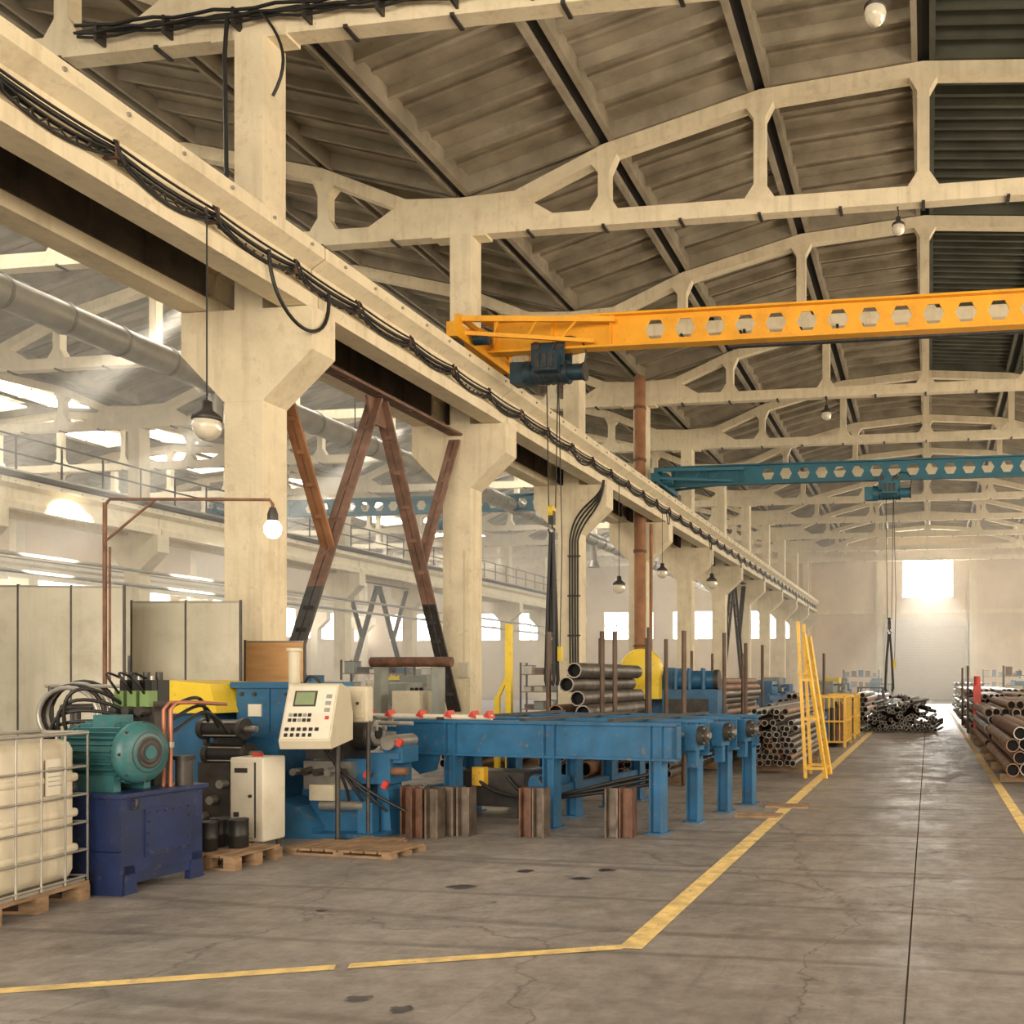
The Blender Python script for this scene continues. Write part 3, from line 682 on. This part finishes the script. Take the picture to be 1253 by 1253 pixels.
b.cyl((-5.55,9.0,0.98),(-5.40,9.0,0.98),0.17,DST,24); b.cyl((-5.40,9.0,0.98),(-5.34,9.0,0.98),0.13,STEEL,24); b.cyl((-5.34,9.0,0.98),(-5.33,9.0,0.98),0.06,HOLE,18)
for i in range(3):
    t=2*math.pi*i/3+0.5; b.cbox((-5.33,9.0+0.09*math.cos(t),0.98+0.09*math.sin(t)),(0.05,0.04,0.04),STEEL)
for i in range(5): b.cyl((-6.0+0.12*i,8.75,0.62+0.02*(i%2)),(-6.0+0.12*i,8.62,0.62),0.035,(STEEL,DST,DST)[i%3],12)
b.box(-5.95,-5.45,8.72,8.8,0.45,0.72,STEEL); b.box(-5.85,-5.6,8.66,8.73,0.35,0.5,BEIGE)
b.cyl((-5.75,8.7,0.3),(-5.3,8.7,0.3),0.05,STEEL,12); b.box(-5.35,-5.2,8.66,8.78,0.05,0.34,BLUE)
b.prism([(-5.3,0.05),(-5.12,0.05),(-5.15,0.5),(-5.25,0.5)],'y',8.85,9.1,BLUE)
b.cyl((-5.1,8.75,0.9),(-5.1,9.2,0.9),0.07,STEEL,16); b.box(-5.2,-5.0,8.85,9.15,0.70,0.86,BLUE); b.box(-5.3,-5.02,8.8,8.85,0.74,0.8,BLUE)
b.cyl((-5.15,8.85,0.62),(-4.95,8.85,0.62),0.04,RUST,12); b.cyl((-5.3,8.95,1.08),(-4.95,8.95,1.08),0.022,STEEL,10)
for (x,y,z) in ((-5.0,8.8,0.90),(-5.3,8.74,0.60),(-5.12,8.75,0.50),(-5.5,8.74,1.05)): b.cbox((x,y,z),(0.05,0.04,0.07),RED,Matrix.Rotation(0.5,3,'Y'))
for j in range(4): b.tube(bez((-5.9+0.1*j,8.7,0.9),(-5.7,8.5,1.1-0.1*j),(-5.3,8.55,0.5),(-5.5+0.2*j,8.75,0.25),14),0.014,BLK,6)
for j in range(3): b.tube(bez((-6.05,8.85,1.3),(-5.95,8.7,1.65-0.1*j),(-5.8,8.75,1.6-0.1*j),(-5.75+0.05*j,8.9,1.2),14),0.012,BLK,6)
b.cyl((-6.12,8.83,1.2),(-6.12,8.83,1.78),0.055,BEIGE,14); b.cyl((-6.12,8.83,1.78),(-6.12,8.83,1.81),0.075,BEIGE,14)
b.obj('pipe_bending_machine')
# control console
b=B(); 
b.cyl((-5.4,8.42,0.02),(-5.4,8.42,0.98),0.022,DST,12); b.box(-5.52,-5.28,8.32,8.52,0,0.02,DST)
b.T=TR(-5.38,8.0,0,14)
prof=[(-0.14,0.90),(-0.17,0.97),(0.06,1.46),(0.12,1.47),(0.32,1.42),(0.42,1.2),(0.42,0.95)]
b.prism([(p[0],p[1]) for p in prof],'x',-0.215,0.215,BEIGE)
fr=Matrix.Rotation(-math.atan2(0.23,0.49),3,'X')
def onface(u,v,du,dv,m,th=0.012):
    z=0.97+v*0.49; y=-0.17+v*0.23; b.cbox((u,y-0.004,z),(du,th,dv),m,fr)
onface(0.0,0.5,0.40,0.50,WHITE,0.01); onface(-0.05,0.74,0.19,0.15,DST,0.018); onface(-0.05,0.74,0.16,0.12,SCRN,0.024)
for i in range(5):
    for j in range(2): onface(-0.15+i*0.04,0.45-j*0.09,0.028,0.03,BLK if (i+j)%3 else GREY,0.024)
for i in range(6): onface(-0.16+i*0.05,0.2,0.03,0.03,BLK,0.03)
for i in range(5): onface(-0.16+i*0.05,0.1,0.026,0.03,BLK,0.03)
for i in range(3): onface(0.15,0.78-i*0.12,0.045,0.035,GREY,0.024)
onface(0.16,0.4,0.03,0.03,RED,0.03)
b.T=Matrix.Identity(4)
b.obj('control_console')
b=B()
b.rbox(-5.56,-5.22,8.60,8.72,1.10,1.44,0.02,BEIGE); b.box(-5.52,-5.26,8.585,8.6,1.14,1.40,BEIGE); b.cyl((-5.3,8.58,1.28),(-5.3,8.57,1.28),0.015,DST,8)
b.cyl((-5.24,8.66,0.05),(-5.24,8.66,1.12),0.02,DST,10)
b.obj('terminal_box')
# small white cabinet
b=B()
b.rbox(-5.98,-5.66,7.74,8.04,0.10,0.83,0.015,WHITE); b.box(-5.95,-5.74,7.725,7.74,0.14,0.79,WHITE)
b.box(-5.735,-5.73,7.726,7.74,0.14,0.79,DST); b.cyl((-5.77,7.725,0.5),(-5.77,7.71,0.5),0.015,DST,8)
for i in range(6): b.box(-5.92,-5.82,7.72,7.727,0.18+i*0.02,0.19+i*0.02,DST)
b.box(-5.92,-5.8,7.72,7.727,0.70,0.74,DST); b.box(-5.93,-5.88,7.72,7.727,0.32,0.36,DST); b.box(-5.85,-5.78,7.85,7.9,0.83,0.86,RED)
for x in (-5.97,-5.71): 
    for y in (7.77,7.98): b.cyl((x+0.02,y,0),(x+0.02,y,0.11),0.02,DST,8)
b.obj('electrical_cabinet')
def pallet(x0,x1,y0,y1,deg,name='wooden_pallet',h=0.12):
    b=B(); cx,cy=(x0+x1)/2,(y0+y1)/2; b.T=TR(cx,cy,0,deg); w,d=(x1-x0)/2,(y1-y0)/2
    for y in (-d,-0.04,d-0.08): b.box(-w,w,y,y+0.08,0,0.018,WOOD); [b.box(x,x+0.1,y,y+0.08,0.018,h-0.022,WOOD) for x in (-w,-0.05,w-0.1)]
    n=max(3,int(2*w/0.13)); 
    for i in range(n):
        x=-w+i*(2*w)/n; b.box(x,x+2*w/n-0.02,-d,d,h-0.022,h+random.uniform(-0.004,0.004),WOOD)
    b.obj(name)
pallet(-5.9,-5.38,7.02,7.60,0); pallet(-5.45,-4.4,7.72,8.2,-6,h=0.06); pallet(-5.2,-4.75,8.24,8.5,4,h=0.05)
b=B()
for (x,y) in ((-5.76,7.2),(-5.62,7.38),(-5.82,7.42)):
    b.lathe([(0.07,0),(0.075,0.01),(0.075,0.09),(0.08,0.1),(0.075,0.11),(0.075,0.22),(0.08,0.23),(0.065,0.235),(0.001,0.235)],(x,y,0.125),BLK,16)
b.obj('grease_cans')

# ------------------------------------------------------------------ transfer table
b=B(); b.T=TR(-2.42,9.33,0,-9)
def frame(y,x0,legs):
    b.box(x0,0,y,y+0.02,0.72,1.06,BLUE); b.box(x0,0,y-0.04,y+0.12,1.05,1.08,BLUE); b.box(x0,0,y-0.03,y+0.1,0.71,0.735,BLUE)
    for x in legs:
        b.box(x-0.065,x-0.053,y-0.05,y+0.10,0.0,1.05,BLUE); b.box(x+0.053,x+0.065,y-0.05,y+0.10,0.0,1.05,BLUE); b.box(x-0.053,x+0.053,y+0.02,y+0.03,0.0,0.72,BLUE)
        b.box(x-0.1,x+0.1,y-0.08,y+0.14,0,0.015,BLUE)
frame(0.0,-3.25,(-0.2,-1.38,-2.55)); frame(0.85,-3.1,(-0.17,-1.6,-2.9)); frame(1.7,-3.1,(-0.15,-1.6,-2.9)); frame(2.45,-3.1,(-0.12,-1.6,-2.9))
b.prism([(-3.25,0.72),(-2.7,0.72),(-2.75,0.55),(-2.95,0.5)],'y',0,0.02,BLUE)
for x in (-2.9,-1.6): b.box(x-0.04,x+0.04,0.1,2.5,0.3,0.38,BLUE)
b.box(-0.3,-0.22,0.1,2.5,0.74,0.84,BLUE); b.box(-0.05,0,0.0,0.12,0.72,1.06,BLUE)
for y in (0.6,1.35,2.1):
    b.cyl((-0.45,y,0.93),(0.12,y,0.93),0.035,STEEL,12); b.cyl((0.0,y,0.93),(0.06,y,0.93),0.10,DST,24); b.cyl((0.06,y,0.93),(0.09,y,0.93),0.075,DST,20)
    for i in range(6): 
        t=i*math.pi/3; b.cyl((0.055,y+0.082*math.cos(t),0.93+0.082*math.sin(t)),(0.075,y+0.082*math.cos(t),0.93+0.082*math.sin(t)),0.01,STEEL,6)
    b.box(-0.12,0.0,y-0.12,y+0.12,0.78,1.04,BLUE); b.box(-0.35,-0.12,y-0.03,y+0.03,0.74,0.92,BLUE)
    b.box(-0.12,-0.02,y-0.04,y+0.04,0.6,0.8,BLUE)
for x in (-0.7,-1.7,-2.7): b.box(x-0.03,x+0.03,-0.02,2.55,1.08,1.11,DST)
b.cyl((-3.7,0.05,1.11),(-2.1,0.05,1.11),0.028,WHITE,12); b.box(-3.75,-3.65,0.02,0.08,1.0,1.1,BLUE); b.box(-3.75,-3.25,0.02,0.1,0.95,1.0,BLUE)
for x in (-3.62,-3.35,-2.95,-2.6,-2.3,-2.12): b.prism([(x-0.05,1.12),(x+0.03,1.10),(x+0.0,1.18)],'y',-0.01,0.1,RED)
for j in range(3): b.tube(bez((-2.6+0.4*j,0.5,0.45),(-2.2+0.4*j,0.2,0.2),(-1.6,0.2,0.2+0.05*j),(-0.4,0.4,0.45+0.05*j),16),0.02,BLK,8)
b.box(-3.0,-2.0,0.5,0.9,0.12,0.5,DST); b.cyl((-2.0,0.7,0.35),(-1.6,0.7,0.35),0.12,BLUE,18); b.box(-2.6,-2.45,0.42,0.5,0.35,0.55,YELT)
for x,y in ((-2.95,0.52),(-2.1,0.52),(-2.95,0.82),(-2.1,0.82)): b.box(x,x+0.06,y,y+0.06,0,0.12,DST)
b.cyl((-1.8,0.7,0),(-1.8,0.7,0.26),0.04,DST,10)
b.T=Matrix.Identity(4)
b.obj('transfer_table')
b=B()
for (x,y) in ((-2.25,10.9),(-2.05,11.75)): 
    for i in range(2): b.cbox((x+0.4,y-0.25+0.16*i,0.012),(0.5,0.12,0.024),WOOD)
b.obj('timber_offcuts')
def stubs(xs,name):
    b=B()
    for (x,y,w,d,m) in xs:
        b.box(x-w/2,x-w/2+0.016,y-d/2,y+d/2,0,0.47,m); b.box(x+w/2-0.016,x+w/2,y-d/2,y+d/2,0,0.47,m); b.box(x-w/2+0.016,x+w/2-0.016,y-0.008,y+0.008,0,0.465,m)
    b.obj(name)
STB=mat('stub_dark_rust',(0.12,0.055,0.032),0.6,metal=0.15,var=0.45,scale=9,dirt=0.5,dirtcol=(0.03,0.025,0.02))
STG=mat('stub_mill_scale',(0.13,0.10,0.078),0.5,metal=0.3,var=0.5,scale=7,dirt=0.6,dirtcol=(0.05,0.035,0.025))
stubs([(-5.00,9.0,0.13,0.16,STB),(-4.86,8.98,0.12,0.16,STG),(-4.71,9.0,0.13,0.15,DST),(-4.56,8.96,0.12,0.16,STG),(-4.41,8.98,0.13,0.16,STG),(-4.79,8.80,0.12,0.15,STB),(-4.63,8.78,0.13,0.15,STG)],'steel_beam_offcuts')
stubs([(-3.80,9.02,0.12,0.16,STB),(-3.67,9.02,0.12,0.16,STG)],'steel_beam_offcuts')
stubs([(-2.98,9.12,0.13,0.16,STG),(-2.84,9.12,0.13,0.16,STB)],'steel_beam_offcuts')

# ------------------------------------------------------------------ pipe stacks
def stack(x0,x1,y0,L,h,r,m,name,z0=0.12,posts=None,jit=0.15,postm=RUST,deg=0,mix=0.25):
    b=B(); b.T=TR(x0,y0,0,deg); W=x1-x0
    for yy in (0.4,L/2,L-0.5): b.box(-0.05,W+0.05,yy,yy+0.1,0,z0,WOOD)
    row=0;z=z0+r
    while z+r<h+0.001:
        n=int(W/(2*r))-(row%2); off=r+(r if row%2 else 0)
        for i in range(n):
            if row>2 and random.random()<0.04*row: continue
            j=random.uniform(-jit,jit)
            b.pipe((off+i*2*r,j,z),(off+i*2*r,L+j,z),r*0.985,m if random.random()>mix else (PIPEB if m is PIPE else RUST),0.16,10)
        row+=1; z+=r*1.74
    for (px,py,hh) in posts or []:
        b.cyl((px,py,0),(px,py,hh),0.035,postm,10)
    b.T=Matrix.Identity(4); b.obj(name)
STK=mat('stake_steel',(0.11,0.07,0.05),0.6,metal=0.3,var=0.3,scale=3,dirt=0.4)
P2=[(x,y,h) for x in (-0.06,0.75) for y,h in ((0.3,2.2),(2.6,2.2))]
stack(-5.4,-4.7,13.4,3.0,1.83,0.115,PIPE,'pipe_stack',posts=P2,postm=STK)
stack(-4.4,-3.5,13.6,5.5,0.75,0.06,PIPE,'pipe_stack',posts=[(-0.06,0.1,2.2),(0.45,0.1,2.25),(0.96,0.1,2.2),(-0.06,2.9,2.2),(0.96,2.9,2.3),(0.96,4.9,2.2)],postm=STK)
stack(-2.92,-2.05,15.7,4.5,1.12,0.052,PIPE,'pipe_stack',jit=0.2)
stack(-5.6,-4.7,23.0,6,1.6,0.09,PIPE,'pipe_stack',posts=P2,postm=STK)
stack(-3.7,-2.8,22,6,1.0,0.08,PIPE,'pipe_stack',posts=[(-0.06,0.3,2.3),(0.96,0.3,2.2),(0.96,4,2.2)],postm=STK)
stack(-4.6,-3.8,30,6,1.2,0.09,PIPE,'pipe_stack')
stack(-2.9,-2.0,33,6,1.1,0.09,PIPE,'pipe_stack')
stack(-7.6,-6.85,14.6,4,0.7,0.07,PIPE,'pipe_stack')
stack(1.08,2.9,14.5,5.0,0.92,0.1,PIPEB,'pipe_stack',jit=0.3)
stack(1.10,3.2,20.5,5.6,1.15,0.09,PIPE,'pipe_stack',jit=0.3,mix=0.5)
stack(1.15,3.2,28.2,6,1.2,0.08,PIPE,'pipe_stack',jit=0.3,posts=[(-0.06,0.3,1.9),(-0.06,5,1.9)],postm=STK,mix=0.5)
stack(1.2,3.4,35.5,6,1.2,0.1,PIPE,'pipe_stack',jit=0.3,mix=0.5)
stack(1.2,3.4,43,6,1.2,0.1,PIPE,'pipe_stack',jit=0.4)
stack(-2.9,-1.9,46.5,5,1.0,0.1,PIPE,'pipe_stack')
stack(1.4,3.0,55,5,1.4,0.1,PIPE,'pipe_stack')
b=B()
for i in range(90):
    a=random.uniform(0,math.pi); rr=random.uniform(0,1.0)
    x=-0.85+rr*math.cos(a)*1.1; z=0.1+abs(rr*math.sin(a))*0.95
    dx=random.uniform(-0.35,0.35); b.pipe((x-dx,28.6+random.uniform(-0.3,0.3),z),(x+dx,32.6,z),0.055,DST,0.2,8)
for i in range(18): b.pipe((-1.95+i*0.125,28.8,0.055),(-1.95+i*0.125,32.4,0.055),0.055,DST,0.2,8)
b.obj('pipe_bundle')
b=B()
for y in (15.3,16.0):
    for x0,x1 in ((-1.86,-2.0),(-1.55,-1.90)):
        b.beam((x0,y-0.3,0),(x1,y+0.15-0.3,2.4 if x0<-1.7 else 2.2),0.05,0.05,YELT)
    b.beam((-1.88,y-0.3,0.15),(-1.58,y-0.3,0.15),0.04,0.04,YELT); b.beam((-1.9,y-0.25,0.9),(-1.7,y-0.25,0.9),0.04,0.04,YELT); b.beam((-1.95,y-0.2,1.5),(-1.78,y-0.2,1.5),0.04,0.04,YELT)
for z,x in ((0.15,-1.87),(0.15,-1.57),(1.6,-1.96)): b.beam((x,15.0,z),(x,15.8,z),0.04,0.04,YELT)
b.obj('yellow_trestle')
b=B(); b.T=TR(-0.38,0,0); b.beam((-5.95,14.3,0),(-5.95,14.3,2.35),0.09,0.09,YEL2); b.box(-6.1,-5.8,14.15,14.45,0,0.03,YEL2); b.beam((-6.15,14.3,1.2),(-5.95,14.3,1.6),0.05,0.05,YEL2); b.box(-6.18,-6.1,14.27,14.33,0,1.25,YEL2); b.T=Matrix.Identity(4); b.obj('yellow_post')
def cage(x0,x1,y0,y1,h,m=YELT):
    b=B()
    for x in (x0,x1):
        for y in (y0,y1): b.beam((x,y,0),(x,y,h),0.06,0.06,m)
    for z in (0.12,h*0.5,h-0.03):
        for y in (y0,y1): b.beam((x0,y,z),(x1,y,z),0.04,0.04,m)
        for x in (x0,x1): b.beam((x,y0,z),(x,y1,z),0.04,0.04,m)
    for i in range(1,6):
        x=x0+(x1-x0)*i/6; b.beam((x,y0,0.12),(x,y0,h),0.02,0.02,m)
        y=y0+(y1-y0)*i/6; b.beam((x1,y,0.12),(x1,y,h),0.02,0.02,m)
    b.box(x0,x1,y0,y1,0.1,0.13,DST)
    for i in range(16):
        cx=random.uniform(x0+0.15,x1-0.15); cy=random.uniform(y0+0.15,y1-0.15); b.cyl((cx,cy,0.13),(cx,cy,random.uniform(0.5,1.0)),0.09,random.choice([DST,RUST,DST,BLUE]),10)
    b.obj('storage_cage')
cage(-2.55,-1.85,22.0,23.6,1.15); cage(-2.5,-1.85,25.0,26.5,1.15); cage(1.6,2.6,51,53,1.2); cage(-2.9,-1.9,41,42.6,1.2,DST); cage(-3.0,-2.0,54,56,1.3,BLUE)
b=B(); b.T=TR(-0.22,1.1,0); b.box(1.35,1.65,25.9,26.3,0,0.1,RUST); b.box(1.4,1.6,26.0,26.2,0.1,1.35,RED); b.cyl((1.5,26.1,1.35),(1.5,26.1,1.6),0.09,RED,14); b.cyl((1.4,26.1,1.1),(1.25,26.1,1.1),0.07,DST,12); b.box(1.36,1.64,25.96,26.24,0.7,0.78,RUST)
b.T=Matrix.Identity(4); b.obj('pipe_bevelling_stand')

# ------------------------------------------------------------------ machine tools (background)
def lathe_machine(x,y,deg,m,acc,L=2.6,name='lathe_machine'):
    b=B()
    b.box(-L/2,-L/2+0.75,-0.3,0.35,0,0.75,m); b.box(L/2-0.5,L/2,-0.25,0.3,0,0.75,m); b.box(-L/2+0.75,L/2-0.5,-0.35,0.3,0.45,0.52,DST)
    b.box(-L/2,L/2,-0.2,0.22,0.75,0.95,m); b.box(-L/2,L/2,-0.18,-0.12,0.95,0.98,STEEL); b.box(-L/2,L/2,0.12,0.18,0.95,0.98,STEEL)
    b.rbox(-L/2,-L/2+0.7,-0.28,0.32,0.95,1.45,0.03,m); b.cyl((-L/2+0.7,0,1.2),(-L/2+0.84,0,1.2),0.16,STEEL,20)
    for i in range(3): b.cyl((-L/2+0.15+0.2*i,-0.28,1.3),(-L/2+0.15+0.2*i,-0.34,1.3),0.035,BLK,10)
    b.box(-0.2,0.25,-0.38,0.25,0.95,1.06,m); b.box(-0.1,0.12,-0.2,0.1,1.06,1.2,STEEL); b.cyl((0.0,-0.38,0.92),(0.0,-0.44,0.92),0.09,STEEL,14)
    b.box(L/2-0.55,L/2-0.15,-0.15,0.18,0.98,1.3,m); b.cyl((L/2-0.7,0,1.2),(L/2-0.55,0,1.2),0.04,STEEL,12)
    b.box(-L/2+0.7,-L/2+1.1,-0.35,0.3,1.35,1.6,acc); b.box(-L/2,L/2,0.32,0.35,0.75,1.5,m)
    return place(b.mesh(name),name,(x,y,0),math.radians(deg))
lathe_machine(-11.5,14.5,80,GREY,YEL2); lathe_machine(-13,19.5,85,WHITE,BLUE); lathe_machine(-11.3,21,90,GREY,GREY); lathe_machine(-14.5,26,80,BEIGE,YEL2)
lathe_machine(-17,22,75,GREY,BLUE); lathe_machine(-20,28,80,WHITE,WHITE); lathe_machine(-12,33,90,BLUE,YEL2); lathe_machine(-23,34,90,BEIGE,GREY)
lathe_machine(-10.6,11.0,80,GREY,BEIGE); lathe_machine(-13.5,12.5,70,BLUE,GREY)
lathe_machine(-6.8,27,75,BLUE,YEL2,3); lathe_machine(-5.8,38,80,BLUE,GREY,3); lathe_machine(-4,43,80,GREY,YEL2,3); lathe_machine(-7,47,80,BLUE,BLUE,3)
lathe_machine(5,30,90,GREY,BLUE,3); lathe_machine(5,57,90,BLUE,WHITE,3); lathe_machine(-6.5,56,80,BLUE,WHITE,3); lathe_machine(-4.3,50,85,BLUE,GREY,3); lathe_machine(2.4,64,90,TEALC,GREY,3); lathe_machine(-3.2,62,90,TEALC,BLUE,3)
b=B()
b.prism([(-7.4,0),(-4.3,0),(-4.3,0.9),(-4.9,1.3),(-5.3,1.75),(-6.8,1.85),(-7.4,1.4)],'y',20.9,21.0,BLUE)
b.box(-7.4,-6.0,20.3,20.9,0,1.3,BLUE); b.box(-7.0,-6.3,20.4,20.9,1.3,1.8,BLUE)
b.lathe([(0.001,0),(0.40,0),(0.44,0.04),(0.44,0.25),(0.001,0.26)],(-6.0,20.1,1.72),YEL2,28,'y'); b.box(-6.4,-5.6,20.12,20.4,1.1,1.7,YEL2)
b.cyl((-5.4,20.6,1.5),(-4.5,20.6,1.5),0.2,BLUE,18); b.cyl((-4.5,20.6,1.5),(-4.4,20.6,1.5),0.22,DST,18); b.box(-5.6,-4.4,20.4,20.9,0.4,1.3,BLUE); b.box(-5.5,-4.6,20.35,20.4,0.6,1.1,DST)
for i in range(3): b.cyl((-5.3+0.3*i,20.38,1.3),(-5.3+0.3*i,20.38,1.75),0.05,BLUE,10)
b.obj('pipe_rolling_machine')
def shelving(x,y,deg):
    b=B()
    for sx in (-1.2,1.2):
        for sy in (-0.3,0.3): b.beam((sx,sy,0),(sx,sy,2.2),0.06,0.06,DST)
    for z in (0.3,1.0,1.7): b.box(-1.2,1.2,-0.3,0.3,z,z+0.04,WOOD)
    for z in (0.34,1.04,1.74):
        for i in range(5):
            w=random.uniform(0.12,0.2); h=random.uniform(0.15,0.45); c=-0.95+i*0.47; m=random.choice([GREY,BEIGE,BLUE,RUST,WHITE,DST])
            b.box(c-w,c+w,-0.22,0.22,z,z+h,m); b.box(c-w-0.01,c+w+0.01,-0.23,0.23,z+h-0.03,z+h,DST)
    place(b.mesh('storage_shelving'),'storage_shelving',(x,y,0),math.radians(deg))
for a in ((-17,16,10),(-21,20,5),(-24,25,5),(-19,32,0),(-15,38,0),(-23,42,0),(4.8,49.5,0),(4.8,68,0),(-4.6,68,0)): shelving(*a)
def screen(x0,x1,y0,y1,z0,z1,m,n=2,name='welding_screen'):
    b=B(); p=Vector((x0,y0,0)); q=Vector((x1,y1,0)); d=(q-p)/n
    for i in range(n):
        a=p+d*i; c=p+d*(i+1)
        b.beam(a+Vector((0,0,(z0+z1)/2))+d*0.02,c+Vector((0,0,(z0+z1)/2))-d*0.02,0.02,z1-z0,m)
    for i in range(n+1):
        a=p+d*i; b.cyl(a,a+Vector((0,0,z1+0.02)),0.014,DST,8)
        b.box(a.x-0.03,a.x+0.03,a.y-0.18,a.y+0.18,0,0.04,DST)
    b.beam(p+Vector((0,0,z1)),q+Vector((0,0,z1)),0.02,0.02,GALV); b.obj(name)
screen(-9.6,-8.15,8.6,9.0,0.3,2.45,SCREENM,3); screen(-8.6,-7.4,9.6,9.75,0.3,2.35,SCREENM,2); screen(-7.95,-7.25,10.55,10.65,0.3,1.95,PLY,1)
b=B(); b.box(-8.0,-6.3,12.6,13.1,0.75,0.85,GREY)
for x in (-7.95,-6.4): 
    for y in (12.62,13.0): b.box(x,x+0.07,y,y+0.07,0,0.75,DST)
b.cyl((-7.7,12.8,1.75),(-6.5,12.8,1.75),0.07,STB,14); b.box(-7.6,-7.5,12.7,12.9,0.85,1.68,GREY); b.box(-6.75,-6.65,12.7,12.9,0.85,1.68,GREY)
b.box(-7.3,-6.9,12.65,13.05,0.85,1.35,BEIGE); b.obj('work_bench')

# ------------------------------------------------------------------ airborne dust (real scattering volume)
def vol(name,x0,x1,y0,y1,z0,z1,d):
    v=bpy.data.materials.new(name);v.use_nodes=True;nt=v.node_tree;nt.nodes.clear();o=nt.nodes.new('ShaderNodeOutputMaterial');s=nt.nodes.new('ShaderNodeVolumeScatter');s.inputs['Density'].default_value=d;s.inputs['Anisotropy'].default_value=0.3;s.inputs['Color'].default_value=(1,.95,.86,1);nt.links.new(s.outputs[0],o.inputs['Volume'])
    bb=B(); bb.box(x0,x1,y0,y1,z0,z1,v); bb.obj(name)
vol('dust_haze',-44,-10.6,8,73,0.05,10.6,0.015)
vol('dust_haze',-8.0,8,32,73,0.05,10.6,0.013)
# ------------------------------------------------------------------ lights
def area(name,loc,rot,sx,sy,p,col):
    l=bpy.data.lights.new(name,'AREA'); l.shape='RECTANGLE'; l.size=sx; l.size_y=sy; l.energy=p; l.color=col
    o=bpy.data.objects.new(name,l); o.location=loc; o.rotation_euler=rot; SC.collection.objects.link(o); return o
area('fill_behind_camera',(-1,-12,5.0),(math.radians(89),0,0),18,9,6200,(1.0,0.88,0.72))  # added warm fill from behind the camera, no doorway modelled
area('fill_right_side',(9.2,34,6.2),(math.radians(85),0,math.radians(90)),72,5,10500,(1.0,0.87,0.69))  # added warm fill along the unseen right wall
def spot(name,loc,tgt,e,ang,col=(1,0.93,0.80)):
    l=bpy.data.lights.new(name,'SPOT'); l.energy=e; l.spot_size=math.radians(ang); l.spot_blend=0.4; l.shadow_soft_size=0.15; l.color=col
    o=bpy.data.objects.new(name,l); o.location=loc; d=Vector(tgt)-Vector(loc); o.rotation_euler=d.to_track_quat('-Z','Y').to_euler(); SC.collection.objects.link(o)
for i,(x,y) in enumerate(((-17.0,21.5),(-19.5,27.5),(-18.5,33.5))): spot('sunbeam_through_skylight',(x,y,10.9),(x-9.5,y-1.5,3.5),150000,13)
spot('sunbeam_from_end_window',(-0.1,72.5,9.2),(0.3,55,0),32000,34)
w=bpy.data.worlds.new('sky'); SC.world=w; w.use_nodes=True
bg=w.node_tree.nodes['Background']; bg.inputs[0].default_value=(1.0,0.93,0.82,1); bg.inputs[1].default_value=0.5
# ------------------------------------------------------------------ camera
cam=bpy.data.cameras.new('camera'); co=bpy.data.objects.new('camera',cam); SC.collection.objects.link(co)
co.location=(0,0,1.5); co.rotation_euler=(math.radians(90),0,math.atan(0.155))
cam.sensor_width=36; cam.lens=1211/1253*36; cam.shift_x=-(949-626.5)/1253; cam.shift_y=(832-626.5)/1253; cam.clip_end=300
SC.camera=co
SC.view_settings.view_transform='Standard'
SC.view_settings.exposure=-0.2
